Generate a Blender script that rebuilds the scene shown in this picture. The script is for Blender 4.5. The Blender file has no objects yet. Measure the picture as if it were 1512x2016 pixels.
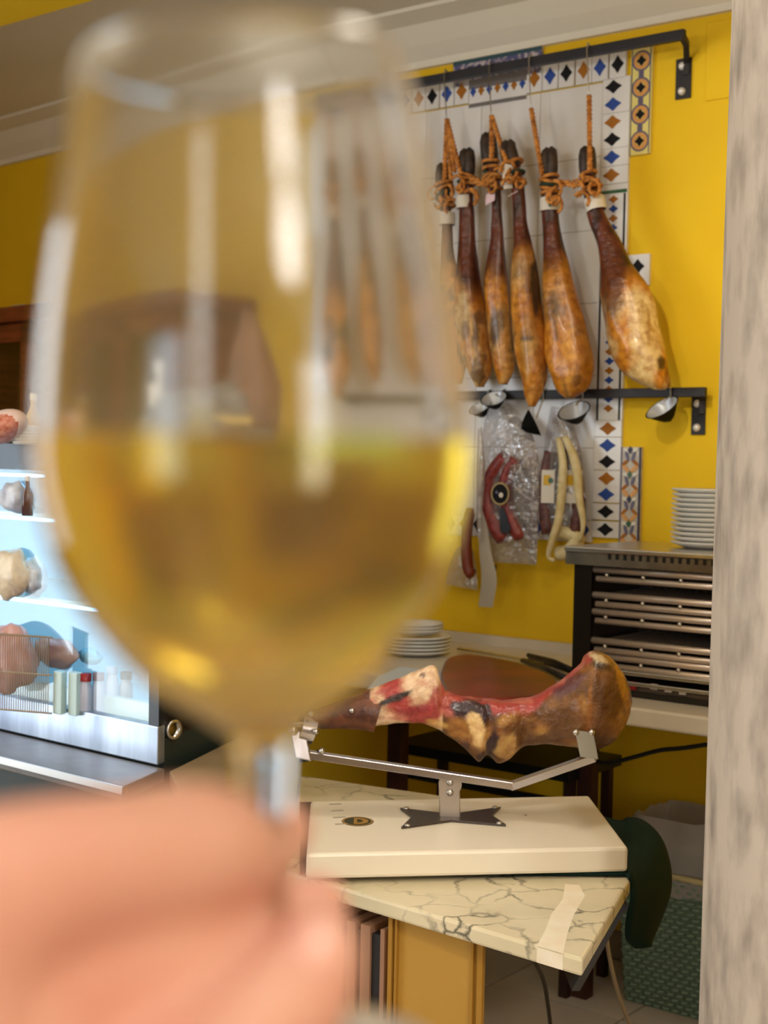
import bpy, bmesh, math, random
from mathutils import Vector as V, Matrix, noise
import numpy as np
random.seed(7)
C = bpy.context.scene.collection
sc = bpy.context.scene
# ------------------------------------------------------------------ camera
F = 2800.0
CAM = V((0, 0, 1.45))
PITCH, ROLL = math.radians(2.0), 0.020
_f = V((0, math.cos(PITCH), -math.sin(PITCH)))
_r0, _u0 = V((1, 0, 0)), V((0, math.sin(PITCH), math.cos(PITCH)))
_r = _r0*math.cos(ROLL) + _u0*math.sin(ROLL)
_u = _u0*math.cos(ROLL) - _r0*math.sin(ROLL)
cd = bpy.data.cameras.new('camera'); cam = bpy.data.objects.new('camera', cd); C.objects.link(cam)
cam.matrix_world = Matrix(((_r.x, _u.x, -_f.x, CAM.x), (_r.y, _u.y, -_f.y, CAM.y), (_r.z, _u.z, -_f.z, CAM.z), (0, 0, 0, 1)))
cd.sensor_fit = 'VERTICAL'; cd.sensor_height = 36; cd.lens = F/2016*36
cd.clip_start = 0.02; cd.clip_end = 60
cd.dof.use_dof = True; cd.dof.focus_distance = 2.1; cd.dof.aperture_fstop = 7.6
sc.camera = cam
sc.view_settings.view_transform = 'Standard'; sc.view_settings.look = 'None'
sc.view_settings.gamma = 1; sc.view_settings.use_curve_mapping = False
sc.view_settings.exposure = 0.2
try:
    sc.cycles.use_denoising = True
    sc.cycles.max_bounces = 14; sc.cycles.transmission_bounces = 14; sc.cycles.transparent_max_bounces = 16
    sc.cycles.glossy_bounces = 6; sc.cycles.diffuse_bounces = 4
    sc.cycles.sample_clamp_indirect = 6
except Exception: pass
# ------------------------------------------------------------------ world, lights
w = bpy.data.worlds.new('world'); sc.world = w; w.use_nodes = True
w.node_tree.nodes['Background'].inputs[0].default_value = (0.75, 0.85, 1, 1)
w.node_tree.nodes['Background'].inputs[1].default_value = 0.6
def area(name, loc, target, sx, sy, power, col, spread=math.pi):
    l = bpy.data.lights.new(name, 'AREA'); l.shape = 'RECTANGLE'; l.size = sx; l.size_y = sy
    l.energy = power; l.color = col; l.spread = spread
    o = bpy.data.objects.new(name, l); C.objects.link(o); o.location = loc
    o.rotation_euler = (V(target)-V(loc)).to_track_quat('-Z', 'Y').to_euler()
    return o
def spot(name, loc, target, power, col, ang, rad=0.05, blend=0.6):
    l = bpy.data.lights.new(name, 'SPOT'); l.energy = power; l.color = col
    l.spot_size = math.radians(ang); l.spot_blend = blend; l.shadow_soft_size = rad
    o = bpy.data.objects.new(name, l); C.objects.link(o); o.location = loc
    o.rotation_euler = (V(target)-V(loc)).to_track_quat('-Z', 'Y').to_euler()
    return o
area('window_light_side', (-3.05, 2.9, 1.45), (0.5, 3.0, 1.35), 1.3, 2.1, 19, (0.86, 0.94, 1.0), 2.2)
area('window_light_street', (-2.55, -2.85, 1.6), (-2.1, 0, 1.55), 1.1, 1.9, 24, (0.72, 0.87, 1.0))
area('window_light_door', (2.27, -2.85, 1.5), (1.5, 0, 1.5), 0.6, 2.1, 28, (1.0, 0.97, 0.93))
for x, y in ((0.9, 0.7), (0.35, 2.3)):
    area('ceiling_light', (x, y, 2.80), (x, y, 0), 0.35, 0.35, 7, (1.0, 0.9, 0.74))
for x, y in ((0.5, -1.0), (-1.6, 0.8)):      # unseen fill lights, added to brighten the ceiling
    area('ceiling_fill', (x, y, 2.1), (x, y+.3, 3), 0.3, 0.3, 34, (1.0, 0.95, 0.86))
spot('spot_light', (-0.35, 1.9, 2.72), (1.28, 3.72, 2.08), 92, (1.0, 0.94, 0.76), 48, 0.06, 1.0)
spot('spot_light', (0.75, -0.5, 2.75), (0.25, 2.3, 0.9), 100, (1.0, 0.94, 0.86), 50, 0.08, 0.9)
spot('spot_light', (0.8, -1.3, 2.45), (-0.06, 0.24, 1.33), 26, (1.0, 0.95, 0.9), 22, 0.18, 0.7)  # unseen spot behind the camera, added to brighten the hand

# ------------------------------------------------------------------ projection helpers
def ray(px, py): return _r*((px-756)/F) + _u*(-(py-1008)/F) + _f
def P(px, py, Y): d = ray(px, py); return CAM + d*(Y/d.y)
def T(px, py, z): d = ray(px, py); return CAM + d*((z-CAM.z)/d.z)
def proj(p):
    q = V(p)-CAM; c = q.dot(_f); return (756+F*q.dot(_r)/c, 1008-F*q.dot(_u)/c)
W0 = V((0.666, 4.2, 0)); A = math.radians(52.5)
DR = V((math.sin(A), -math.cos(A), 0)); NN = V((-math.cos(A), -math.sin(A), 0))   # along the wall to the right / out of the wall
def WF(s, o, z): return W0 + DR*s + NN*o + V((0, 0, z))
def Wp(px, py, off=0):
    d = ray(px, py); t = ((W0+NN*off)-CAM).dot(NN)/d.dot(NN); p = CAM+d*t
    return (p-W0).dot(DR), p.z
def W3(px, py, off=0): s, z = Wp(px, py, off); return WF(s, off, z)
# ------------------------------------------------------------------ materials
def lin(c): return tuple(((x/255)/12.92 if x/255 <= 0.04045 else ((x/255+0.055)/1.055)**2.4) for x in c)+(1,)
MATS = {}
def mat(name, col, rough=0.5, metal=0.0, col2=None, scale=8, bump=0.0, bscale=40, stretch=None, emit=0, ecol=None, spec=None, sss=0, vcol=False, coat=0, lo=0.35, hi=0.65, detail=4):
    if name in MATS: return MATS[name]
    m = bpy.data.materials.new(name); m.use_nodes = True; nt = m.node_tree; b = nt.nodes['Principled BSDF']
    b.inputs['Base Color'].default_value = lin(col); b.inputs['Roughness'].default_value = rough; b.inputs['Metallic'].default_value = metal
    if spec is not None: b.inputs['Specular IOR Level'].default_value = spec
    if coat: b.inputs['Coat Weight'].default_value = coat; b.inputs['Coat Roughness'].default_value = 0.15
    if sss:
        b.inputs['Subsurface Weight'].default_value = sss; b.inputs['Subsurface Radius'].default_value = (1, .35, .2); b.inputs['Subsurface Scale'].default_value = 0.006
    tc = nt.nodes.new('ShaderNodeTexCoord'); mp = nt.nodes.new('ShaderNodeMapping'); nt.links.new(tc.outputs['Object'], mp.inputs[0])
    if stretch: mp.inputs['Scale'].default_value = stretch
    last = None
    if vcol:
        a = nt.nodes.new('ShaderNodeVertexColor'); a.layer_name = 'Col'; last = a.outputs['Color']
    if col2 is not None:
        n = nt.nodes.new('ShaderNodeTexNoise'); n.inputs['Scale'].default_value = scale; n.inputs['Detail'].default_value = detail
        nt.links.new(mp.outputs[0], n.inputs[0])
        r = nt.nodes.new('ShaderNodeMapRange'); r.inputs['From Min'].default_value = lo; r.inputs['From Max'].default_value = hi
        nt.links.new(n.outputs['Fac'], r.inputs[0])
        x = nt.nodes.new('ShaderNodeMix'); x.data_type = 'RGBA'
        nt.links.new(r.outputs[0], x.inputs[0])
        if last is not None:
            x.blend_type = 'MULTIPLY'; nt.links.new(last, x.inputs[6])
        else: x.inputs[6].default_value = lin(col)
        x.inputs[7].default_value = lin(col2); last = x.outputs[2]
    if last is not None: nt.links.new(last, b.inputs['Base Color'])
    if bump:
        n = nt.nodes.new('ShaderNodeTexNoise'); n.inputs['Scale'].default_value = bscale; n.inputs['Detail'].default_value = 3
        nt.links.new(mp.outputs[0], n.inputs[0])
        k = nt.nodes.new('ShaderNodeBump'); k.inputs['Strength'].default_value = bump; k.inputs['Distance'].default_value = 0.01
        nt.links.new(n.outputs['Fac'], k.inputs['Height']); nt.links.new(k.outputs[0], b.inputs['Normal'])
    if emit:
        b.inputs['Emission Color'].default_value = lin(ecol or col); b.inputs['Emission Strength'].default_value = emit
    MATS[name] = m; return m
def glass_mat(name, col, ior, rough=0.0):
    m = bpy.data.materials.new(name); m.use_nodes = True; nt = m.node_tree; nt.nodes.clear()
    o = nt.nodes.new('ShaderNodeOutputMaterial'); g = nt.nodes.new('ShaderNodeBsdfGlass')
    g.inputs['Color'].default_value = (*col, 1); g.inputs['IOR'].default_value = ior; g.inputs['Roughness'].default_value = rough
    nt.links.new(g.outputs[0], o.inputs[0]); MATS[name] = m; return m
def film_mat(name, tint, gl=0.15, ge=0.6, *a, **k): return _film(name, tint, gl, ge, *a, **k)
def _film(name, tint, gl=0.15, ge=.6, rough=0.1, bump=0, diff=0.0, dcol=(0.8, 0.8, 0.8)):
    m = bpy.data.materials.new(name); m.use_nodes = True; nt = m.node_tree; nt.nodes.clear()
    o = nt.nodes.new('ShaderNodeOutputMaterial'); t = nt.nodes.new('ShaderNodeBsdfTransparent'); g = nt.nodes.new('ShaderNodeBsdfGlossy')
    t.inputs[0].default_value = (*tint, 1); g.inputs['Roughness'].default_value = rough
    x = nt.nodes.new('ShaderNodeMixShader'); f = nt.nodes.new('ShaderNodeLayerWeight'); f.inputs[0].default_value = 0.35
    r = nt.nodes.new('ShaderNodeMapRange'); r.inputs['To Min'].default_value = gl; r.inputs['To Max'].default_value = min(1, gl+ge)
    nt.links.new(f.outputs['Fresnel'], r.inputs[0]); nt.links.new(r.outputs[0], x.inputs[0])
    nt.links.new(t.outputs[0], x.inputs[1]); nt.links.new(g.outputs[0], x.inputs[2]); last = x
    if diff:
        d = nt.nodes.new('ShaderNodeBsdfDiffuse'); d.inputs[0].default_value = (*dcol, 1); y = nt.nodes.new('ShaderNodeMixShader'); y.inputs[0].default_value = diff
        nt.links.new(x.outputs[0], y.inputs[1]); nt.links.new(d.outputs[0], y.inputs[2]); last = y
    if bump:
        n = nt.nodes.new('ShaderNodeTexNoise'); n.inputs['Scale'].default_value = 30; k = nt.nodes.new('ShaderNodeBump'); k.inputs['Strength'].default_value = bump; k.inputs['Distance'].default_value = 0.02
        tc = nt.nodes.new('ShaderNodeTexCoord'); nt.links.new(tc.outputs['Object'], n.inputs[0])
        nt.links.new(n.outputs['Fac'], k.inputs['Height']); nt.links.new(k.outputs[0], g.inputs['Normal'])
    nt.links.new(last.outputs[0], o.inputs[0]); MATS[name] = m; return m
def marble_mat(name, base, base2, vein, scale, width):
    m = mat(name, base, 0.25, 0, base2, 5); nt = m.node_tree; b = nt.nodes['Principled BSDF']
    src = b.inputs['Base Color'].links[0].from_socket
    tc = nt.nodes.new('ShaderNodeTexCoord'); n = nt.nodes.new('ShaderNodeTexNoise'); n.inputs['Scale'].default_value = 6; n.inputs['Detail'].default_value = 5
    nt.links.new(tc.outputs['Object'], n.inputs[0])
    mx = nt.nodes.new('ShaderNodeVectorMath'); mx.operation = 'SCALE'; mx.inputs['Scale'].default_value = 0.22; nt.links.new(n.outputs['Color'], mx.inputs[0])
    ad = nt.nodes.new('ShaderNodeVectorMath'); ad.operation = 'ADD'; nt.links.new(tc.outputs['Object'], ad.inputs[0]); nt.links.new(mx.outputs[0], ad.inputs[1])
    vo = nt.nodes.new('ShaderNodeTexVoronoi'); vo.feature = 'DISTANCE_TO_EDGE'; vo.inputs['Scale'].default_value = scale; nt.links.new(ad.outputs[0], vo.inputs[0])
    n2 = nt.nodes.new('ShaderNodeTexNoise'); n2.inputs['Scale'].default_value = 9; nt.links.new(tc.outputs['Object'], n2.inputs[0])
    r = nt.nodes.new('ShaderNodeMapRange'); r.inputs['From Min'].default_value = 0; r.inputs['From Max'].default_value = width; r.inputs['To Min'].default_value = 1; r.inputs['To Max'].default_value = 0
    nt.links.new(vo.outputs['Distance'], r.inputs[0])
    r2 = nt.nodes.new('ShaderNodeMapRange'); r2.inputs['From Min'].default_value = 0.38; r2.inputs['From Max'].default_value = 0.62; nt.links.new(n2.outputs['Fac'], r2.inputs[0])
    mu = nt.nodes.new('ShaderNodeMath'); mu.operation = 'MULTIPLY'; nt.links.new(r.outputs[0], mu.inputs[0]); nt.links.new(r2.outputs[0], mu.inputs[1])
    x = nt.nodes.new('ShaderNodeMix'); x.data_type = 'RGBA'; nt.links.new(mu.outputs[0], x.inputs[0]); nt.links.new(src, x.inputs[6]); x.inputs[7].default_value = lin(vein)
    nt.links.new(x.outputs[2], b.inputs['Base Color']); return m

YEL = mat('yellow_paint', (234, 192, 8), 0.8, 0, (228, 185, 6), 3, 0.05, 90)
CREAM = mat('ceiling_paint', (226, 218, 200), 0.85)
STEEL = mat('steel', (200, 198, 195), 0.28, 1)
STEELD = mat('dull_steel', (150, 145, 138), 0.38, 1, (120, 112, 105), 12)
BLACK = mat('black_metal', (38, 36, 40), 0.5, 0.2)
BLACKP = mat('black_plastic', (14, 14, 15), 0.4)
WHITE = mat('white_glaze', (228, 222, 212), 0.25, 0, (214, 208, 198), 5)
TILEM = mat('white_tile', (234, 232, 230), 0.2, 0, (222, 218, 214), 4)
ROPE = mat('rope', (226, 152, 70), 0.85, 0, (160, 96, 36), 60, 0.3, 200)
ROPED = mat('rope_green', (40, 60, 45), 0.85)
HOOF = mat('hoof', (38, 28, 24), 0.5, 0, (70, 52, 38), 50, 0.2, 120)
PAPER = mat('paper_band', (225, 218, 205), 0.6)
PINK = mat('pink_tag', (235, 205, 210), 0.6)
SKINHAM = mat('ham_skin', (255, 255, 255), 0.35, 0, (206, 186, 160), 45, 0.35, 60, vcol=True, coat=0.25)
MEAT = mat('cut_ham', (255, 255, 255), 0.38, 0, (224, 206, 196), 70, 0.4, 90, vcol=True, coat=0.2)
BLUE = mat('tile_blue', (44, 74, 150), 0.5, spec=.25)
OCHRE = mat('tile_ochre', (164, 102, 24), 0.5, spec=.25)
INK = mat('tile_black', (18, 15, 17), 0.6, spec=.2)
GREENT = mat('tile_green', (52, 96, 60), 0.3)
LILAC = mat('tile_grey_violet', (98, 92, 118), 0.35)
ORANGEL = mat('tile_orange', (214, 156, 84), 0.35)
PALEY = mat('tile_pale_yellow', (228, 214, 130), 0.35)
WOOD = mat('dark_wood', (132, 66, 32), 0.45, 0, (98, 44, 20), 6, 0.05, 30, (1, 1, 12))
REDW = mat('leg_wood', (60, 26, 18), 0.5, 0, (40, 16, 12), 9)
PLATE = mat('plate_white', (225, 225, 222), 0.2)
COLM = mat('column_stone', (200, 188, 176), 0.6, 0, (142, 131, 122), 26, 0.2, 30, (1, 1, 0.4), lo=.42, hi=.75, detail=8)
CLOTH = mat('green_rubber', (3, 36, 31), 0.8, spec=.2)
BOARD = mat('white_board', (236, 226, 208), 0.35)
SKIN = mat('skin', (220, 172, 156), 0.5, 0, (214, 156, 142), 18, 0, sss=0.15)
NAIL = mat('nail', (236, 186, 178), 0.25)
GREENB = mat('green_wicker', (120, 144, 128), 0.7)
MARB = marble_mat('marble', (224, 212, 182), (204, 194, 164), (92, 90, 78), 9, 0.05)
# ------------------------------------------------------------------ mesh helpers
WLOC = {}
def wl(o): return WLOC.get(o.name, V((0, 0, 0)))
class M:
    def __init__(s): s.v = []; s.f = []; s.c = None; s.smooth = True
    def add(s, vs, fs):
        n = len(s.v); s.v += [V(x) for x in vs]; s.f += [tuple(i+n for i in f) for f in fs]; return s
    def obox(s, c, ax, ay, az):   # centre and three half vectors
        c = V(c); vs = [c+ax*i+ay*j+az*k for k in (-1, 1) for j in (-1, 1) for i in (-1, 1)]
        return s.add(vs, [(0, 2, 3, 1), (4, 5, 7, 6), (0, 1, 5, 4), (2, 6, 7, 3), (0, 4, 6, 2), (1, 3, 7, 5)])
    def box(s, c, sx, sy, sz, rz=0):
        a = V((math.cos(rz), math.sin(rz), 0)); b = V((-math.sin(rz), math.cos(rz), 0))
        return s.obox(c, a*sx/2, b*sy/2, V((0, 0, sz/2)))
    def wbox(s, s0, s1, o0, o1, z0, z1):
        return s.obox(WF((s0+s1)/2, (o0+o1)/2, (z0+z1)/2), DR*(s1-s0)/2, NN*(o1-o0)/2, V((0, 0, (z1-z0)/2)))
    def prism(s, pts, off):       # polygon of 3d points, extruded by a vector
        n = len(pts); off = V(off); vs = [V(p) for p in pts]+[V(p)+off for p in pts]
        return s.add(vs, [tuple(range(n))[::-1], tuple(range(n, 2*n))]+[(i, (i+1) % n, n+(i+1) % n, n+i) for i in range(n)])
    def tube(s, pts, rad, seg=10, flat=1.0, cap=True, twist=0):
        pts = [V(p) for p in pts]; n = len(pts)
        if not hasattr(rad, '__len__'): rad = [rad]*n
        vs, fs = [], []; up = None
        for i, p in enumerate(pts):
            t = (pts[min(i+1, n-1)]-pts[max(i-1, 0)]).normalized()
            if up is None: up = V((0, 0, 1)) if abs(t.z) < 0.9 else V((0, 1, 0))
            up = (up - t*up.dot(t)).normalized(); sd = t.cross(up)
            for k in range(seg):
                a = 2*math.pi*(k+0.5)/seg+twist
                vs.append(p+(sd*math.cos(a)+up*math.sin(a)*flat)*rad[i])
        for i in range(n-1):
            for k in range(seg): fs.append((i*seg+k, i*seg+(k+1) % seg, (i+1)*seg+(k+1) % seg, (i+1)*seg+k))
        if cap: fs.append(tuple(range(seg))[::-1]); fs.append(tuple(range((n-1)*seg, n*seg)))
        return s.add(vs, fs)
    def lathe(s, prof, org, axis=(0, 0, 1), seg=32, close=False):
        ax = V(axis).normalized(); u = ax.orthogonal().normalized(); w_ = ax.cross(u); org = V(org); vs, fs = [], []
        for r, h in prof:
            for k in range(seg):
                a = 2*math.pi*k/seg; vs.append(org+ax*h+(u*math.cos(a)+w_*math.sin(a))*max(r, 1e-5))
        n = len(prof)
        for i in range(n if close else n-1):
            j = (i+1) % n
            for k in range(seg): fs.append((i*seg+k, i*seg+(k+1) % seg, j*seg+(k+1) % seg, j*seg+k))
        return s.add(vs, fs)
    def ball(s, c, rx, ry=None, rz=None, seg=14, rings=8):
        ry = ry or rx; rz = rz or rx; c = V(c)
        vs = [c+V((0, 0, rz))]
        for i in range(1, rings):
            a = math.pi*i/rings
            for k in range(seg): b = 2*math.pi*k/seg; vs.append(c+V((rx*math.sin(a)*math.cos(b), ry*math.sin(a)*math.sin(b), rz*math.cos(a))))
        vs.append(c-V((0, 0, rz))); fs = [(0, 1+k, 1+(k+1) % seg) for k in range(seg)]
        for i in range(rings-2):
            for k in range(seg): fs.append((1+i*seg+k, 1+(i+1)*seg+k, 1+(i+1)*seg+(k+1) % seg, 1+i*seg+(k+1) % seg))
        l = len(vs)-1; b0 = 1+(rings-2)*seg
        return s.add(vs, fs+[(b0+k, l, b0+(k+1) % seg) for k in range(seg)])
    def mesh(s, name, m, org, smooth=None, fixn=True):
        me = bpy.data.meshes.new(name); me.from_pydata([p-org for p in s.v], [], s.f)
        if s.c is not None:
            ca = me.color_attributes.new('Col', 'FLOAT_COLOR', 'POINT')
            for i, c in enumerate(s.c): ca.data[i].color = c
        if fixn:
            bm = bmesh.new(); bm.from_mesh(me); bmesh.ops.recalc_face_normals(bm, faces=bm.faces); bm.to_mesh(me); bm.free()
        me.materials.append(m)
        if smooth: me.polygons.foreach_set('use_smooth', [True]*len(me.polygons))
        return me
    def build(s, name, m, parent=None, smooth=False, bevel=0, org=None, label=None, auto=False, fixn=True, sub=0):
        if parent is not None: o_ = wl(parent)
        elif org is not None: o_ = V(org)
        else:
            xs = [p.x for p in s.v]; ys = [p.y for p in s.v]; o_ = V(((min(xs)+max(xs))/2, (min(ys)+max(ys))/2, min(p.z for p in s.v)))
        o = bpy.data.objects.new(name, s.mesh(name, m, o_, smooth or auto, fixn)); C.objects.link(o)
        if parent is not None: o.parent = parent
        else: o.location = o_
        WLOC[o.name] = o_
        if bevel:
            b = o.modifiers.new('bevel', 'BEVEL'); b.width = bevel; b.segments = 2; b.limit_method = 'ANGLE'; b.angle_limit = math.radians(40)
        if sub: q = o.modifiers.new('subsurf', 'SUBSURF'); q.levels = sub; q.render_levels = sub
        if auto:
            try:
                for e in []: pass
                o.data.set_sharp_from_angle(angle=math.radians(35))
            except Exception: pass
        if label: o['label'] = label
        return o
def tag(o, label, cat, group=None):
    o['label'] = label; o['category'] = cat
    if group: o['group'] = group
    return o
def thing(name, loc, label, cat, group=None):
    o = bpy.data.objects.new(name, None); C.objects.link(o); o.location = loc; o.empty_display_size = 0.05; WLOC[o.name] = V(loc); return tag(o, label, cat, group)
def struct(o): o['kind'] = 'structure'; return o
def cat_rom(pts, n):
    pts = [np.array(p, float) for p in pts]; P_ = [2*pts[0]-pts[1]]+pts+[2*pts[-1]-pts[-2]]; out = []
    for i in range(1, len(P_)-2):
        for k in range(n):
            t = k/n; a, b, c, d = P_[i-1:i+3]
            out.append(0.5*((2*b)+(-a+c)*t+(2*a-5*b+4*c-d)*t*t+(-a+3*b-3*c+d)*t**3))
    out.append(pts[-1]); return out
def cyl(m, p0, p1, r, seg=16): return m.tube([p0, p1], r, seg)
# ================================================================== SETTING
zc = Wp(1100, 74)[1]; ZC = zc+0.11                       # cornice foot and ceiling
sB = Wp(650, 300)[0]; B = WF(sB, 0, 0)                    # bend between the two yellow walls
DL = V((-math.sin(math.radians(46.2)), math.cos(math.radians(46.2)), 0)); NL = V((-DL.y, DL.x, 0)); NL = NL if NL.y < 0 else -NL
tL = (-3.2-B.x)/DL.x; E = B+DL*tL
sR = (2.6-W0.x)/DR.x; G = WF(sR, 0, 0)
def slab(name, p, q, n, z0, z1, th, m):
    p = V((p.x, p.y, z0)); q = V((q.x, q.y, z0))
    o = M().prism([p, q, q-n*th, p-n*th], V((0, 0, z1-z0))).build(name, m); return struct(o)
slab('wall_right', B, G, NN, 0, ZC, 0.1, YEL)
slab('wall_left', E, B, NL, 0, ZC, 0.1, YEL)
side = M()
for (y0, y1, z0, z1) in ((-3, 2.2, 0, ZC), (3.6, E.y+0.1, 0, ZC), (2.2, 3.6, 0, .35), (2.2, 3.6, 2.55, ZC)):
    side.box((-3.25, (y0+y1)/2, (z0+z1)/2), 0.1, y1-y0, z1-z0)
struct(side.build('wall_side', YEL))
struct(M().box((2.65, (G.y-3)/2, ZC/2), 0.1, G.y+3, ZC).build('wall_column_side', YEL))
bw = M()
for (x0, x1, z0, z1) in ((-3.2, -3.15, 0, ZC), (-1.95, 1.95, 0, ZC), (2.58, 2.6, 0, ZC), (-3.15, -1.95, 0, .6), (-3.15, -1.95, 2.6, ZC), (1.95, 2.58, 2.6, ZC), (1.95, 2.58, 0, .4)):
    bw.box(((x0+x1)/2, -3.05, (z0+z1)/2), x1-x0, 0.1, z1-z0)
struct(bw.build('wall_street', YEL))
for k, (x0, x1, z0, z1) in enumerate(((-3.15, -1.95, .6, 2.6), (1.95, 2.58, .4, 2.6))):
    fr = M()
    for a in (x0, (x0+x1)/2, x1): fr.box((a, -3.0, (z0+z1)/2), 0.05, 0.06, z1-z0)
    for a in (z0, z1): fr.box(((x0+x1)/2, -3.0, a), x1-x0+0.05, 0.06, 0.05)
    struct(fr.build('window_%d' % (k+1), WHITE))
fr = M()
for a in (2.2, 2.9, 3.6): fr.box((-3.2, a, 1.45), 0.06, 0.05, 2.2)
for a in (.35, 2.55): fr.box((-3.2, 2.9, a), 0.06, 1.45, 0.05)
struct(fr.build('window_3', WHITE))
pts = [V((-3.3, -3.1, ZC)), V((2.7, -3.1, ZC)), V((2.7, 7.6, ZC)), V((-3.3, 7.6, ZC))]
struct(M().prism(pts, (0, 0, 0.1)).build('ceiling', CREAM))
# floor of square stone tiles: the visible ones are pieces
FLO = mat('floor_grout', (120, 112, 104), 0.7)
struct(M().prism([V((p.x, p.y, -0.1)) for p in pts], (0, 0, 0.092)).build('floor', FLO))
floor = bpy.data.objects['floor']
FT = [mat('floor_tile_%d' % i, c, 0.35, 0, c2, 4) for i, (c, c2) in enumerate((((210, 200, 190), (192, 182, 172)), ((204, 194, 184), (188, 178, 170))))]
ft = M().box((0, 0, 0), 0.394, 0.394, 0.014)
fme = [ft.mesh('floor_tile', m, V((0, 0, 0))) for m in FT]
ang = math.atan2(DR.y, DR.x)
for i in range(-4, 5):
    for j in range(0, 9):
        p = W0+DR*(i*0.4+0.1)+NN*(j*0.4+0.22)
        if p.y < 1.2 or p.x > 2.3: continue
        o = bpy.data.objects.new('floor_tile', fme[(i+j) % 2]); C.objects.link(o); o.parent = floor
        o.location = V((p.x, p.y, -0.007))-wl(floor); o.rotation_euler = (0, 0, ang)
# cornice: swept profile
def cornice(name, p, q, n):
    pr = [(0, zc-0.02), (0.02, zc-0.02), (0.025, zc), (0.07, zc+0.035), (0.12, zc+0.085), (0.20, zc+0.10), (0.205, ZC), (0, ZC)]
    mm = M(); a = [V((p.x, p.y, z))+n*o for o, z in pr]; mm.prism(a, V((q.x-p.x, q.y-p.y, 0))); return struct(mm.build(name, CREAM))
cornice('trim_1', B-DR*.12, G, NN); cornice('trim_2', B-DL*.12, E, NL)
# yellow beam crossing the ceiling at the left
zb = ZC-0.16
b0 = T(-5, 54, zb); b1 = T(185, 0, zb); bd = (b1-b0).normalized(); bn = V((-bd.y, bd.x, 0)); bn = bn if bn.y < 0 else -bn
struct(M().prism([b0-bd*1.1, b0+bd*3.6, b0+bd*3.6+bn*0.25, b0-bd*1.1+bn*0.25], (0, 0, ZC-zb)).build('trim_3', YEL))
# skirting on the wall foot
struct(M().wbox(sB, sR, 0, 0.015, 0, 0.08).build('baseboard_right', mat('skirting', (150, 138, 124), 0.5)))
# stone column
cx = P(1424, 900, 1.95).x
cp = V((cx+0.262, 1.98, 0))
prof = [(0.0, 0.0), (0.30, 0.0), (0.30, 0.07), (0.27, 0.10), (0.262, 0.16), (0.258, 1.4), (0.252, 2.4), (0.252, ZC)]
struct(M().lathe(prof, cp, seg=64).build('column', COLM, smooth=False, auto=True, org=cp))
# switch-plate outline on the yellow wall, upper right
s0, z1 = Wp(1393, 45); s1, z0 = Wp(1470, 188)
pl = tag(M().wbox(s0, s1, 0.0, 0.006, z0, z1).build('cover_plate', YEL, bevel=0.004), 'flat yellow painted cover plate high on the yellow wall beside the column', 'cover plate')
# ================================================================== TILE PANEL
panel = thing('tile_panel', W3(1000, 1060), 'white glazed tile panel with diamond border on the yellow wall behind the hams', 'tile panel')
sP1 = Wp(1239, 400)[0]; sP0 = Wp(640, 400)[0]; zT = Wp(1220, 103)[1]; zB = Wp(1167, 1068)[1]
sI = Wp(1180, 600)[0]; zI = Wp(1153, 170)[1]
def diamond(m, s, z, a, b, o=0.0125):      # concave four pointed lozenge
    pts = []
    for k in range(4):
        t0 = k*math.pi/2; p0 = (a*math.cos(t0), b*math.sin(t0)); t1 = t0+math.pi/2; p1 = (a*math.cos(t1), b*math.sin(t1))
        mid = ((p0[0]+p1[0])*0.46, (p0[1]+p1[1])*0.46); q = (t0+t1)/2
        pts += [p0, ((p0[0]+mid[0])/2+0.02*a*math.cos(q), (p0[1]+mid[1])/2+0.02*b*math.sin(q)), mid, ((p1[0]+mid[0])/2, (p1[1]+mid[1])/2)]
    return m.prism([WF(s+x, o, z+y) for x, y in pts], NN*0.0015)
def btile(s0, s1, z0, z1, dz, m=None, th=0.012):
    g = 0.0008; t = M().wbox(s0+g, s1-g, 0.0005, th, z0+g, z1-g).build('tile', m or TILEM, panel)
    for (s, z, a, b, mm) in dz: diamond(M(), s, z, a, b, th).build('diamond', mm, t)
    return t
zr = Wp(1153, 140)[1]                       # centre of the top row
cols = [BLUE, INK, OCHRE]
def row(pxs, cs, zrow, h, a, b):
    ss = [Wp(p, y)[0] for p, y in pxs]
    for s, c in zip(ss, cs): btile(s-0.027, s+0.027, zrow-h/2, zrow+h/2, [(s, zrow, a, b, c)])
row([(1220, 129), (1185, 135), (1153, 140), (1119, 147), (1087, 152.6), (1056, 157.5)], [INK, BLUE, OCHRE, INK, BLUE, OCHRE], zr, zT-zI, 0.0205, 0.026)
row([(913, 184), (884, 189), (855, 196), (828, 199), (800, 205), (773, 211), (746, 217), (719, 222), (693, 228), (667, 234)], [OCHRE, BLUE, INK, OCHRE, BLUE, INK, OCHRE, BLUE, INK, OCHRE], zr, zT-zI, 0.0205, 0.026)
sa, sb_ = Wp(927, 184)[0]+0.002, Wp(1040, 160)[0]+0.002     # small scale insert with dark lines
t = M().wbox(sa, sb_, 0.0005, 0.012, zI-0.015, zT-0.0).build('tile', TILEM, panel)
GREYB = mat('tile_line_grey', (112, 106, 104), 0.4)
for z in (zI-0.006, zT-0.03): M().wbox(sa, sb_, 0.012, 0.0135, z-0.006 if z < zr else z-0.008, z+0.006 if z < zr else z+0.022).build('line', GREYB, t)
for k in range(7):
    s = sa+(sb_-sa)*(k+0.5)/7; diamond(M(), s, zr-0.008, 0.0115, 0.017, 0.012).build('diamond', [BLUE, OCHRE][k % 2], t)
sc_ = Wp(1209, 276)[0]; hh = 0.0262
zs = [Wp(1209, y)[1] for y in (173, 207, 242, 276, 311, 346)]
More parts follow.
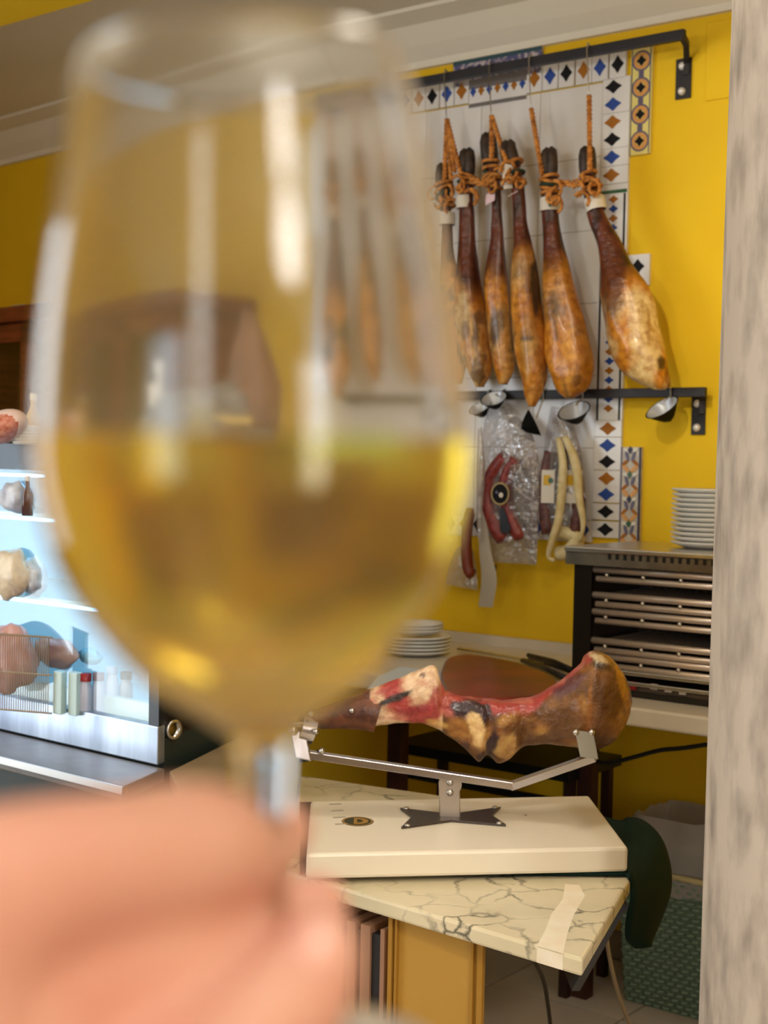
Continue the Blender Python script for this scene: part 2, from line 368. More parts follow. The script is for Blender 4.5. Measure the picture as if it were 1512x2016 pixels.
for z, c in zip(zs, [INK, BLUE, OCHRE, INK, BLUE, OCHRE]): btile(sI, sP1, z-hh, z+hh, [(sc_, z, 0.028, 0.020, c)])
zt0 = zs[-1]-hh; z_lo = Wp(1192, 828)[1]
t = M().wbox(sI, sP1, 0.0005, 0.012, z_lo+.001, zt0-.001).build('tile', TILEM, panel, label='tall border tile strip with small diamonds and dark side lines')
for ds in (0.006, sP1-sI-0.012): M().wbox(sI+ds, sI+ds+0.006, 0.012, 0.0135, z_lo, zt0-0.03).build('line', INK, t)
M().wbox(sI+0.002, sP1-0.002, 0.012, 0.0135, zt0-0.028, zt0-0.018).build('line', GREENT, t)
k = 0; z = zt0-0.045
while z > z_lo+0.01:
    diamond(M(), (sI+sP1)/2, z, 0.016, 0.0115, 0.012).build('diamond', [OCHRE, BLUE][k % 2], t); k += 1; z -= 0.0278
zs = [Wp(1191, y)[1] for y in (844, 877, 909, 942, 973, 1007, 1042)]
for z, c in zip(zs, [OCHRE, BLUE, INK, OCHRE, BLUE, INK, INK]): btile(sI, sP1, z-0.0247, z+0.0247, [((sI+sP1)/2, z, 0.028, 0.0195, c)])
sx = sI-0.027; k = 0
while sx > sP0+0.02:
    btile(sx-0.027, sx+0.027, zB, zs[-1]+0.0247, [(sx, zs[-1]-0.004, 0.019, 0.027, [BLUE, INK, OCHRE][k % 3])]); k += 1; sx -= 0.054
nx, nz = 5, 6; z_a, z_b = zs[-1]+0.0247, zI-0.0005
for i in range(nx):
    for j in range(nz):
        a0 = sP0+(sI-sP0)*i/nx; a1 = sP0+(sI-sP0)*(i+1)/nx; c0 = z_a+(z_b-z_a)*j/nz; c1 = z_a+(z_b-z_a)*(j+1)/nz
        M().wbox(a0+0.001, a1-0.001, 0.0005, 0.010+random.uniform(0, .0006), c0+0.001, c1-0.001).build('tile', TILEM, panel)
M().wbox(sP0, sI, 0.0002, 0.0085, z_a, z_b).build('grout', mat('grout', (150, 142, 130), 0.9), panel)
# strip with ring ornaments
def ring(m, s, z, r0, r1, o, seg=20, e=1.0):
    vs, fs = [], []
    for k in range(seg):
        a = 2*math.pi*k/seg
        for r in (r0, r1): vs.append(WF(s+r*math.cos(a), o, z+r*math.sin(a)*e))
    for k in range(seg): fs.append((2*k, 2*k+1, (2*k+3) % (2*seg), (2*k+2) % (2*seg)))
    return m.add(vs, fs)
s0, z1 = Wp(1240, 100); s1, z0 = Wp(1283, 303); s0 = sP1+0.001
rp = thing('ornament_tile', WF((s0+s1)/2, 0, z0), 'narrow upright tile strip with four ochre rings right of the hanging rail tiles', 'tile')
M().wbox(s0, s1, 0.0005, 0.012, z0, z1).build('tile', PALEY, rp)
for e in (s0+0.002, s1-0.006): M().wbox(e, e+0.003, 0.012, 0.013, z0, z1).build('line', LILAC, rp)
for k in range(4):
    z = z1-(z1-z0)*(k+0.5)/4; s = (s0+s1)/2; R = 0.5*(s1-s0)*0.9
    ring(M(), s, z, R*0.82, R, 0.0128).build('ring', LILAC, rp); ring(M(), s, z, R*0.42, R*0.82, 0.0128).build('ring', ORANGEL, rp)
    d = diamond(M(), s, z, R*0.5, R*0.5, 0.0132).build('flower', INK, rp)
    if k < 3: M().wbox(s-0.008, s+0.008, 0.0125, 0.0133, z-(z1-z0)/8-0.009, z-(z1-z0)/8+0.009).build('knot', LILAC, rp)
# lower patterned tile strip
s0, z1 = Wp(1220, 880); s1, z0 = Wp(1262, 1074); s0 = sP1+0.001
rp = thing('ornament_tile', WF((s0+s1)/2, 0, z0), 'upright tile strip with orange and blue leaf scrolls just above the toaster oven', 'tile')
M().wbox(s0, s1, 0.0005, 0.012, z0, z1).build('tile', mat('tile_ivory', (206, 196, 176), 0.3, 0, (178, 168, 158), 50), rp)
M().wbox(s1-0.007, s1, 0.012, 0.0135, z0, z1).build('line', mat('tile_navy', (36, 38, 70), 0.4), rp); M().wbox(s0, s0+0.004, 0.012, 0.0135, z0, z1).build('line', LILAC, rp)
rr = random.Random(3); sm = (s0+s1)/2-0.002
IVO = mat('tile_ivory_light', (228, 222, 208), .4)
for k in range(16):
    zz = z0+(z1-z0)*(k+.5)/16; ph = k % 4; cm = [ORANGEL, OCHRE, LILAC, IVO][ph]; a, b = [(.017, .0065), (.014, .005), (.016, .0055), (.011, .005)][ph]; an0 = [.75, -.7, 1.25, .3][ph]
    for sg in (-1, 1):
        an = an0 if sg > 0 else math.pi-an0; ss = sm+sg*[.014, .015, .010, .013][ph]
        M().prism([WF(ss+a*math.cos(t)*math.cos(an)-b*math.sin(t)*math.sin(an), 0.0122, zz+a*math.cos(t)*math.sin(an)+b*math.sin(t)*math.cos(an)) for t in [i*math.pi/5 for i in range(10)]], NN*(.001+.0001*k)).build('leaf', cm, rp)
    if ph == 3: diamond(M(), sm, zz, .009, .012, .0145).build('flower', GREENT if k % 8 == 3 else mat('tile_navy', (36, 38, 70)), rp)
# upper blue and white strip
s0 = Wp(897, 120)[0]; s1 = Wp(1071, 90)[0]; z1 = Wp(1071, 88)[1]; z0 = z1-0.085
rp = thing('ornament_tile', WF((s0+s1)/2, 0, z0), 'long horizontal blue and white tile strip with green top edge under the ceiling', 'tile')
for k in range(2):
    a0, a1 = s0+(s1-s0)*k/2, s0+(s1-s0)*(k+1)/2
    M().wbox(a0+.0006, a1-.0006, 0.0005, 0.012, z0, z1).build('tile', mat('tile_speckled', (196, 182, 186), 0.35, 0, (84, 84, 128), 70, lo=0.42, hi=0.56), rp)
M().wbox(s0, s1, 0.012, 0.0136, z1-0.018, z1).build('line', mat('tile_teal', (44, 78, 86), 0.4), rp)
rr = random.Random(5)
for k in range(18):
    ring(M(), s0+(s1-s0)*(k+0.5)/18, z1-0.045+rr.uniform(-.01, .01), 0.004, 0.010, 0.0132, 8).build('scroll', [LILAC, mat('tile_navy', (36, 38, 70))][k % 2], rp)
# single little tile by the right ham
s0, z1 = Wp(1247, 503); s1, z0 = Wp(1281, 562); s0 = sP1+0.002
rp = thing('ornament_tile', WF((s0+s1)/2, 0, z0), 'small white square tile with black flower half hidden by the rightmost ham', 'tile')
t = M().wbox(s0, s1, 0.0005, 0.012, z0, z1).build('tile', TILEM, rp); diamond(M(), (s0+s1)/2, (z0+z1)/2+.01, 0.022, 0.022).build('flower', INK, rp)
# ================================================================== RAILS
def rail(label, p_l, p_r, off, plate, th, armtop, zset=None):
    s1, z = Wp(*p_r, off); s0 = Wp(*p_l, off)[0]; r = thing('hanging_rail', WF(s1, off, z), label, 'rail')
    M().wbox(s0, s1+th, off-th/2, off+th/2, z-th*0.75, z+th*0.75).build('bar', BLACK, r, bevel=0.002)
    (px0, py0), (px1, py1) = plate; a0, b1 = Wp(px0, py0); a1, b0 = Wp(px1, py1)
    M().wbox(a0, a1, 0.0005, 0.007, b0, b1).build('wall_plate', BLACK, r, bevel=0.001)
    am = (a0+a1)/2+0.006; M().tube([WF(s1+th/2, off, z), WF((s1+th/2+am)/2+.006, off/2, z-(z-b1)*0.25), WF(am+.004, 0.008, b1-0.012), WF(am+.004, 0.008, b1-0.05)], th*0.6, 4).build('arm', BLACK, r)
    for t_ in (0.2, 0.82):
        zz = b1-(b1-b0)*t_; M().ball(WF((a0+a1)/2-0.002, 0.009, zz), 0.0115).build('screw', mat('white_screw', (225, 222, 220), 0.35, 0.3), r, smooth=True)
    # matching bracket near the far end
    M().wbox(s0+0.02, s0+0.06, 0.0005, 0.007, z-0.13, z-0.02).build('wall_plate', BLACK, r); M().wbox(s0+0.025, s0+0.05, 0.005, off, z-0.02, z).build('arm', BLACK, r)
    return r, z, s1
OFR = 0.13
r1, zr1, _ = rail('upper black wall rail that the hams hang from', (640, 195), (1336, 70), OFR, ((1333, 118), (1361, 193)), 0.019, None)
r2, zr2, _ = rail('lower black wall rail with drip cups below the hams', (700, 781), (1378, 772), 0.055, ((1364, 780), (1389, 856)), 0.018, None)
# ================================================================== HANGING HAMS
def colmix(a, b, t): return tuple(a[i]+(b[i]-a[i])*t for i in range(3))+(1,)
def sstep(a, b, x): t = max(0, min(1, (x-a)/(b-a))); return t*t*(3-2*t)
DK, MH, GOLD, PALE, BURN = lin((46, 17, 11)), lin((112, 50, 26)), lin((224, 148, 40)), lin((244, 212, 146)), lin((40, 22, 12))
def ham(stations, off, depthk, cfun, seg=36, sub=8, nz=0.05, seed=0):
    st = cat_rom([(x, y, h) for x, y, h in stations], sub); m = M(); m.c = []
    n = len(st)
    for i, (x, y, h) in enumerate(st):
        c = W3(x, y, off); Dp = (c-CAM).y; r = h/F*Dp*1.06; t = i/(n-1)
        for k in range(seg):
            a = 2*math.pi*k/seg
            lx, ly = math.cos(a)*r, math.sin(a)*r*depthk; ty = (y-st[0][1])/(st[-1][1]-st[0][1])
            nn = noise.noise(V((a*0+math.cos(a)*1.3, math.sin(a)*1.3, t*7+seed*11)))
            k2 = 1+nn*nz*4*min(1, t*1.6)
            p = c+DR*lx*k2*1.0+NN*ly*k2
            m.v.append(p); m.c.append(cfun(ty, a, p, seed))
    for i in range(n-1):
        for k in range(seg): m.f.append((i*seg+k, i*seg+(k+1) % seg, (i+1)*seg+(k+1) % seg, (i+1)*seg+k))
    m.f.append(tuple(range(seg))); m.f.append(tuple(range((n-1)*seg, n*seg))); return m
def cham(g0, pale, patches=(), dark=0.5):
    def f(t, a, p, seed):
        n1 = noise.noise(p*9+V((seed*3, 0, 0))); n2 = noise.noise(V((p.x*30, p.y*30, p.z*12+seed))); n3 = noise.noise(p*55)
        c = colmix(DK, MH, sstep(-0.3, 0.5, n2+0.25))
        c = colmix(c, GOLD, sstep(g0-0.1, g0+0.12, t+n1*0.22))
        c = colmix(c, PALE, min(1, pale*sstep(g0+0.05, g0+0.3, t+n1*0.35)*sstep(-0.2, 0.5, n2+0.2+n1)))
        c = colmix(c, BURN, min(1, dark*1.6)*sstep(0.16, 0.34, n1*0.6+n2*0.8+n3*0.35)*sstep(0.3, 0.5, t))
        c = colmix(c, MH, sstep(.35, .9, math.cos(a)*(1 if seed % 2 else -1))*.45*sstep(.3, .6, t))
        x, y = proj(p)
        for (cx, cy, rx, ry, col, k) in patches:
            d = math.hypot((x-cx)/rx, (y-cy)/ry)+n3*0.3
            c = colmix(c, lin(col), k*sstep(1.15, 0.75, d))
        return c
    return f
HS = [
 ('ham with a broad golden rump, second from the right on the upper rail', 'H5', [(1081, 352, 15), (1081, 385, 15), (1083, 412, 16), (1085, 440, 17), (1089, 480, 20), (1095, 519, 25), (1100, 578, 34), (1110, 638, 41), (1119, 698, 45), (1124, 737, 42), (1124, 768, 28), (1121, 784, 9)], (1081, 308), (1046, 214), (1083, 403), 0.46, 0.25, [(1120, 690, 16, 60, (240, 170, 50), .7), (1090, 600, 12, 28, (70, 48, 20), .6), (1094, 650, 5, 30, (70, 40, 15), .7)], .3),
 ('rightmost hanging ham, pale creamy fat with dark shank, swinging to the right', 'H6', [(1158, 345, 15), (1164, 380, 15), (1171, 412, 17), (1181, 440, 20), (1200, 479, 24), (1212, 519, 30), (1226, 559, 42), (1236, 598, 48), (1243, 638, 50), (1256, 678, 52), (1264, 707, 49), (1274, 737, 41), (1290, 757, 27), (1299, 767, 10)], (1156, 305), (1160, 188), (1172, 402), 0.50, 1.3, [(1205, 545, 26, 90, (98, 46, 18), .9), (1272, 660, 36, 85, (244, 214, 150), .85), (1302, 715, 9, 14, (60, 34, 20), .9), (1316, 742, 8, 22, (130, 60, 22), .8), (1277, 640, 4, 40, (170, 110, 40), .6)], .1),
 ('slim dark ham, third from the right, its tip reaching lowest beneath the rail', 'H4', [(1010, 325, 12), (1018, 360, 13), (1022, 400, 13), (1024, 440, 14), (1029, 480, 19), (1033, 519, 25), (1035, 598, 28), (1043, 678, 30), (1050, 737, 26), (1049, 775, 17), (1047, 800, 6)], (1000, 294), (968, 228), (1020, 385), 0.5, .6, [(1055, 560, 12, 60, (36, 18, 10), .9), (1040, 680, 16, 60, (206, 170, 100), .5), (1038, 668, 14, 7, (60, 36, 20), .8)], .35),
 ('narrow brown ham, fourth from the right, with a pale pink tag on its shank', 'H3', [(966, 320, 10), (972, 350, 11), (977, 385, 10), (978, 417, 10), (978, 450, 12), (978, 479, 14), (977, 559, 23), (983, 638, 25), (992, 717, 20), (991, 757, 8)], (961, 278), (968, 228), (976, 392), 0.5, .5, [(973, 640, 9, 40, (76, 54, 40), .6), (1000, 620, 9, 60, (210, 150, 70), .5)], .4),
 ('reddish shanked ham with cream patch, fifth from the right on the rail', 'H2', [(919, 345, 15), (918, 385, 14), (919, 420, 15), (920, 480, 17), (921, 530, 22), (922, 578, 27), (929, 630, 30), (937, 690, 30), (943, 735, 22), (945, 762, 8)], (919, 310), (880, 235), (915, 398), 0.52, .6, [(912, 620, 16, 50, (226, 200, 140), .8), (915, 650, 10, 22, (96, 44, 22), .8), (921, 470, 12, 90, (110, 54, 34), .7)], .45),
 ('dark ham half hidden behind the right edge of the wine glass', 'H1', [(873, 365, 11), (876, 400, 11), (880, 450, 11), (881, 500, 14), (885, 560, 23), (889, 640, 28), (896, 700, 25), (901, 756, 8)], (873, 338), (880, 235), (879, 431), 0.45, .2, [], .6),
 ('brown ham seen blurred through the upper right of the wine glass', 'H0', [(770, 330, 12), (770, 400, 12), (772, 470, 15), (775, 550, 24), (778, 640, 30), (780, 700, 25), (782, 750, 8)], (770, 300), (768, 200), (771, 390), 0.5, .2, [], .7),
 ('dark ham hanging furthest left, seen through the wine glass', 'H00', [(690, 360, 13), (690, 430, 13), (690, 500, 18), (688, 580, 27), (686, 660, 33), (686, 730, 30), (688, 785, 9)], (690, 325), (690, 225), (690, 415), 0.5, .15, [], .7)]
def twisted(m, a, b, r, turns, seg=6):
    a, b = V(a), V(b); ax = (b-a).normalized(); u = ax.orthogonal().normalized(); w_ = ax.cross(u); N = int(turns*10)
    for s_ in range(2):
        m.tube([a+(b-a)*(i/N)+(u*math.cos(2*math.pi*turns*i/N+s_*math.pi)+w_*math.sin(2*math.pi*turns*i/N+s_*math.pi))*r*0.75 for i in range(N+1)], r, seg)
    return m
for q, (lab, code, stn, hoof, ropetop, band, g0, pale, patches, dark) in enumerate(HS):
    off = {'H5': .145, 'H6': .14, 'H4': .175, 'H3': .125, 'H2': .14, 'H1': .12}.get(code, .13)
    base = W3(stn[-1][0], stn[-1][1], off); t = thing('hanging_ham', base, lab, 'ham', 'hams hanging from the wall rail')
    ham(stn, off, 0.8, cham(g0, pale, patches, dark), seed=q+1).build('body', SKINHAM, t, smooth=True)
    hp = W3(*hoof, off); px2m = (hp-CAM).y/F
    for sd in (-1, 1):      # cloven hoof: two toes
        m = M(); p0 = W3(stn[0][0], stn[0][1]+6, off)+DR*sd*6*px2m
        m.tube([p0, (p0+hp)/2+DR*sd*3.5*px2m, hp+DR*sd*7*px2m, hp+DR*sd*6.5*px2m+V((0, 0, 11*px2m)), hp+DR*sd*4*px2m+V((0, 0, 18*px2m))], [10*px2m, 12*px2m, 11*px2m, 9*px2m, 3.5*px2m], 10)
        m.build('hoof', HOOF, t, smooth=True)
    # band / tag
    bx, by = band; bp = W3(bx, by, off); hwp = 17 if code in ('H5', 'H6') else 14.5
    if code in ('H3', 'H4'):
        M().obox(bp+NN*0.03-V((0, 0, .0)), DR*0.016+V((0, 0, .006)), NN*0.001, V((0, 0, 0.016 if code == 'H3' else .001))).build('tag', PINK, t)
        if code == 'H4':
            c = W3(1000, 348, off+.03); M().tube([c+V((0, 0, .035))+DR*.004, c+V((0, 0, .0))-DR*.004, c-V((0, 0, .035))+DR*.002], .014, 8, 0.25).build('tag', PAPER, t)
    else:
        M().lathe([(hwp*px2m*1.16, -0.019), (hwp*px2m*1.2, 0), (hwp*px2m*1.14, 0.019)], bp, (WFd := (W3(bx+ (4 if code == 'H6' else 0), by+20, off)-bp).normalized())).build('band', PAPER, t, smooth=True)
        if code == 'H5': ring(M(), *Wp(bx, by, off+hwp*px2m*1.22+.001), 0.0, 0.006, off+hwp*px2m*1.22+.001, 8).build('mark', GREENT, t)
    # hanging rope, wire hook and the knotted rope round the shank
    rt = W3(*ropetop, OFR+0.012); neck = W3(stn[0][0], stn[0][1]-8, off+.01)
    sd = (neck-rt).dot(DR); e = neck+DR*(0.012 if sd < 0.03 else -0.016)+NN*.012
    m = M(); twisted(m, rt, e, 0.0048, (rt-e).length/0.026)
    if code in ('H1', 'H2'): twisted(m, rt+DR*.002, e+DR*(-0.02 if code == 'H2' else .025), 0.0045, (rt-e).length/0.026)
    m.build('hanging_rope', ROPE, t, smooth=True)
    s_r, z_r = Wp(*ropetop, OFR)
    m = M(); top = WF(s_r-.005, OFR, zr1+0.02)
    m.tube([rt+V((0, 0, -.01)), rt+V((0, 0, .01))+NN*.004, WF(s_r, OFR+.02, zr1-.0), WF(s_r, OFR+.014, zr1+.022), top, WF(s_r, OFR-.018, zr1+.012)], 0.002, 6)
    m.build('wire_hook', STEEL, t, smooth=True)
    rr = random.Random(q); m = M(); mg = M()
    y0 = stn[0][1]
    for k in range(5):
        x_, y_ = stn[0][0]+(band[0]-stn[0][0])*k/5, y0-2+(band[1]-y0-20)*k/4.2; c = W3(x_, y_, off); R = (15+rr.uniform(0, 3))*px2m
        tilt = rr.uniform(-.5, .5); pts = []
        for i in range(15):
            a = 2*math.pi*i/14; pts.append(c+DR*R*math.cos(a)+NN*R*math.sin(a)+V((0, 0, R*tilt*math.cos(a))))
        (mg if k == 2 else m).tube(pts, 0.0052, 6, cap=False)
    for k in range(5):       # loose loops
        c = W3(stn[0][0]+rr.uniform(-18, 20), y0+12+rr.uniform(-6, 40), off+.03); a0 = rr.uniform(0, 6)
        m.tube([c+DR*(0.02*math.cos(a0+i*.7))*1.0+V((0, 0, .022*math.sin(a0+i*.7)))+NN*.004*i for i in range(6)], .0048, 6)
    m.build('knotted_rope', ROPE, t, smooth=True); mg.build('green_cord', ROPED, t, smooth=True)
# rope ends tied between neighbouring hams
for (lab, a, b) in (('frayed orange rope ends joining the two right hams', (1100, 360), (1160, 350)), ('orange rope knot between the fourth and fifth hams', (925, 352), (975, 350))):
    m = M(); rr = random.Random(a[0])
    for k in range(3):
        pts = [W3(a[0]+(b[0]-a[0])*i/6, a[1]+(b[1]-a[1])*i/6+rr.uniform(-7, 7)+8*math.sin(i/6*3.14), .17+.004*k) for i in range(7)]
        m.tube(pts, 0.005, 6)
    tag(m.build('rope', ROPE, smooth=True), lab, 'rope')
# ================================================================== DRIP CUPS
INNER = mat('cup_inside', (200, 204, 210), 0.35, 0.3)
def cup(px, py, r, tilt, lab):
    o = 0.055+0.045; c = W3(px, py, o); ax = (V((0, 0, 1))+NN*(0.75 if tilt < 1 else -1.1)+DR*tilt).normalized()
    t = thing('drip_cup', c-V((0, 0, r)), lab, 'drip cup', 'drip cups on the lower rail')
    M().lathe([(0.002, -r*0.95), (r*0.35, -r*.75), (r*0.7, -r*.35), (r*0.92, -.002), (r, 0.0), (r*.96, .001)], c, ax, 20).build('cup', mat('cup_black', (10, 10, 11), .7, spec=.15), t, smooth=True)
    M().lathe([(0.002, -r*0.85), (r*0.33, -r*.68), (r*0.66, -r*.32), (r*0.92, 0)], c, ax, 20).build('lining', INNER, t, smooth=True)
    M().tube([c+V((0, 0, r*.3))-NN*.01, WF((c-W0).dot(DR)+.01, .055+.012, zr2-.01), WF((c-W0).dot(DR)+.01, .055+.016, zr2+.012), WF((c-W0).dot(DR)+.01, .055-.005, zr2+.018)], .0025, 6).build('hook', STEEL, t)
cup(1303, 802, 0.052, -0.35, 'black drip cup hooked at the right end of the lower rail')
cup(1130, 808, 0.050, 0.0, 'black drip cup hanging below the broad golden ham')
cup(1052, 832, 0.045, 1.6, 'black drip cup tipped on its side below the lowest ham tip')
cup(972, 784, 0.042, 0.1, 'small black drip cup second from the wine glass edge')
cup(944, 802, 0.038, -0.1, 'small black drip cup right against the wine glass edge')
# ================================================================== SAUSAGE BAGS
FILM = film_mat('clear_film', (0.93, 0.92, 0.93), 0.12, .6, 0.18, 0.8, 0.14, (.75, .72, .72))
SAUS = mat('sausage_red', (112, 34, 34), 0.35, 0, (150, 60, 52), 60, 0.2, 80)
SALD = mat('salami_dark', (78, 40, 36), 0.4, 0, (110, 66, 58), 50)
FUET = mat('white_mould_sausage', (226, 212, 168), 0.7, 0, (206, 186, 130), 30, 0.2, 60)
def puffy(pxs, off, th, seed):     # crumpled pouch from an outline of picture points on the wall
    rr = random.Random(seed); n = 9; m = M(); L = len(pxs)//2
    left, right = pxs[:L], pxs[L:]
    lw = cat_rom(left, 4); rw = cat_rom(right, 4); R = len(lw)
    for side in (1, -1):
        b = len(m.v)
        for i in range(R):
            for k in range(n+1):
                u = k/n; x = lw[i][0]*(1-u)+rw[i][0]*u; y = lw[i][1]*(1-u)+rw[i][1]*u
                bul = math.sin(math.pi*u)**.6*math.sin(math.pi*(0.08+0.84*i/(R-1)))
                m.v.append(W3(x, y, off+side*th*bul*(1+0.5*noise.noise(V((x*.05, y*.05, seed+side))))))
        for i in range(R-1):
            for k in range(n): a = b+i*(n+1)+k; m.f.append((a, a+1, a+n+2, a+n+1))
    return m
def path(pts, off, n=5): return [W3(x, y, off+ (o if o else 0)) for x, y, o in cat_rom([(p+(0,))[:3] if len(p) == 2 else p for p in pts], n)]
b1 = thing('sausage_bag', W3(1000, 1110, .06), 'clear plastic bag with a bent red sausage and round black seal', 'sausage bag')
puffy([(962, 800), (948, 860), (942, 940), (940, 1020), (948, 1105), (1000, 800), (1050, 860), (1062, 940), (1060, 1030), (1056, 1112)], .075, .03, 1).build('bag', FILM, b1, smooth=True)
R_ = 16.5/F*4.3
M().tube(path([(998, 900), (972, 935), (960, 975), (968, 1010), (980, 1040), (996, 1064)], .08), [R_*1.1]*25+[R_*.5], 12).build('sausage', SAUS, b1, smooth=True)
M().tube(path([(1018, 903), (1000, 935), (996, 975), (1004, 1010), (1014, 1035), (1026, 1062)], .085), [R_*.9]*25+[R_*.5], 12).build('sausage', SAUS, b1, smooth=True)
c = Wp(986, 972, .114)
ring(M(), *c, 0, .030, 0.118, 24, 1.05).build('seal', INK, b1); ring(M(), *c, .028, .033, 0.1185, 24, 1.05).build('seal_rim', mat('seal_gold', (172, 150, 90), .4), b1)
ring(M(), c[0]+.004, c[1]-.004, 0, .008, 0.1195, 10).build('seal_mark', PAPER, b1); ring(M(), c[0]-.012, c[1]+.004, 0, .005, 0.119, 8).build('seal_mark', LILAC, b1)
M().prism([W3(x, y, .11) for x, y in ((984, 1000), (992, 1000), (1006, 1040), (1000, 1050), (985, 1048))], NN*.001).build('label', mat('label_navy', (34, 36, 46), .4), b1)
b2 = thing('sausage_bag', W3(1110, 1075, .06), 'two dark salamis in clear film with yellow and white labels beside the diamond tiles', 'sausage bag')
puffy([(1085, 800), (1072, 870), (1068, 950), (1066, 1010), (1070, 1062), (1112, 800), (1140, 870), (1152, 950), (1154, 1010), (1150, 1062)], .055, .026, 2).build('bag', FILM, b2, smooth=True)
for pts in ([(1086, 890), (1078, 930), (1074, 990), (1080, 1050)], [(1120, 885), (1134, 930), (1140, 990), (1134, 1050)]):
    M().tube(path(pts, .055), .022, 12).build('salami', SALD, b2, smooth=True)
for (x0, x1) in ((1066, 1092), (1112, 1146)):
    M().wbox(Wp(x0, 940, .08)[0], Wp(x1, 940, .08)[0], .079, .080, Wp(x0, 990, .08)[1], Wp(x0, 925, .08)[1]).build('label', PAPER, b2)
    M().wbox(Wp(x0+4, 940, .081)[0], Wp(x1-8, 940, .081)[0], .080, .0815, Wp(x0, 955, .08)[1], Wp(x0, 935, .08)[1]).build('label_print', mat('label_yellow', (216, 172, 40), .5), b2)
    ring(M(), *Wp(x1-8, 946, .082), 0, .009, .082, 10).build('label_print', GREENT, b2)
for lab, pts in (('pale mould coated sausage hanging in a long loop, left strand', [(1100, 862, .09), (1108, 910, .1), (1106, 960, .1), (1100, 1020, .1), (1088, 1060, .1), (1080, 1095, .09), (1092, 1104, .09)]),
                 ('pale mould coated sausage, thin right strand by the diamond tiles', [(1112, 860, .09), (1126, 890, .09), (1136, 930, .09), (1140, 980, .09), (1148, 1030, .09), (1142, 1066, .08)])):
    n = len(path(pts, 0)); tag(M().tube(path(pts, 0), [0.006+0.0075*math.sin(math.pi*min(1, .15+i/n)) for i in range(n)], 10).build('sausage', FUET, smooth=True), lab, 'sausage')
tag(M().tube(path([(1098, 1046), (1118, 1050), (1138, 1060), (1120, 1085), (1098, 1090)], .06), .022, 10).build('sausage', FUET, smooth=True), 'short pale mould coated sausage end beside the oven top corner', 'sausage')
tag(M().tube(path([(925, 1000), (918, 1060), (922, 1120), (932, 1132)], .07), [0.012]+[.018]*13+[.017, .006], 10).build('sausage', mat('chorizo', (120, 46, 24), .4), smooth=True), 'brown chorizo hanging beside the lower right of the wine glass', 'sausage')
tag(M().tube(path([(972, 1112), (970, 1130), (969, 1146)], .05), [.010]*10+[.006], 8).build('sausage', mat('chorizo_dark', (70, 24, 10), .4), smooth=True), 'dark sausage tip poking out under the bag with the round seal', 'sausage')
tag(puffy([(946, 990), (942, 1040), (944, 1090), (948, 1140), (942, 1194), (956, 985), (960, 1040), (968, 1090), (978, 1140), (970, 1196)], .10, .006, 4).build('strap', mat('strap_grey', (176, 166, 150), .5), smooth=True), 'grey plastic strip hanging down from the bagged sausages', 'strip')
tag(puffy([(900, 1075), (884, 1110), (876, 1150), (930, 1080), (938, 1120), (940, 1162)], .05, .02, 5).build('plastic_bag', FILM, smooth=True), 'crumpled clear plastic bag on the wall by the wine glass edge', 'bag')
tag(puffy([(940, 845), (938, 920), (938, 1000), (940, 1060), (948, 840), (955, 920), (950, 1000), (950, 1070)], .13, .015, 8).build('plastic_bag', FILM, smooth=True), 'narrow clear plastic bag edge left of the round black seal', 'bag')
# ================================================================== WORKTOP, OVEN
ZW = Wp(1009, 1275, .02)[1]; 
COUNT = mat('worktop_white', (216, 206, 188), 0.3, 0, (204, 194, 176), 5)
OW = 0.74
top = thing('worktop', WF(0, .3, ZW-.04), 'white worktop along the yellow wall carrying the oven and plates', 'worktop')
M().wbox(-1.05, 1.5, 0.002, OW, ZW-.045, ZW).build('slab', COUNT, top, bevel=.006)
M().wbox(-1.05, 1.5, 0.002, 0.02, ZW, ZW+.03).build('upstand', COUNT, top)
OF = 0.60    # oven front
s0, zt_ = Wp(1122, 1076, OF); s1 = s0+0.56; zb_ = ZW+.015
ov = thing('toaster_oven', WF((s0+s1)/2, OF-.18, ZW), 'open fronted steel toaster oven with three racks on the white worktop', 'oven')
DARKI = mat('oven_inside', (96, 82, 72), 0.5, 0.2)
zop1 = Wp(1165, 1112, OF)[1]; zop0 = Wp(1165, 1348, OF)[1]; sL = Wp(1131, 1200, OF)[0]; sLo = Wp(1166, 1200, OF)[0]
m = M(); m.wbox(sL, sL+.008, OF-.34, OF, zb_, zop1); m.wbox(s1-.01, s1, OF-.34, OF, zb_, zop1); m.wbox(sL, s1, OF-.345, OF-.335, zb_, zop1); m.wbox(sL, s1, OF-.34, OF, zb_, zb_+.01); m.build('case', DARKI, ov)
M().wbox(sL, sLo, OF-.004, OF+.006, zb_, zop1).build('side_frame', mat('frame_dark_steel', (64, 58, 56), .3, .9), ov)
M().wbox(s1-.03, s1, OF-.004, OF+.006, zb_, zop1).build('side_frame', STEELD, ov)
hood = M().wbox(s0, s1+.01, OF-.36, OF+.02, zop1, zt_-.008).build('hood', STEELD, ov)
M().wbox(s0, s1+.012, OF-.365, OF+.03, zt_-.010, zt_+.003).build('hood_rim', STEEL, hood, bevel=.003)
for k in range(20): M().wbox(s0+.12+k*.021, s0+.129+k*.021, OF+.0195, OF+.021, zop1+.018, zop1+.036).build('slot', BLACKP, hood)
M().wbox(sL, s1, OF-.01, OF+.008, zb_, zop0-.02).build('control_panel', BLACKP, ov)
for k, px in enumerate((1288, 1316, 1344)):
    a, b = Wp(px, 1352+5*k, OF+.01); M().wbox(a-.009, a+.009, OF+.008, OF+.012, b-.007, b+.007).build('button', mat('button_grey', (170, 160, 156), .4), ov)
a, b = Wp(1247, 1350, OF+.01); M().wbox(a-.008, a+.008, OF+.008, OF+.012, b-.01, b+.01).build('switch', mat('switch_red', (130, 10, 10), .3), ov)
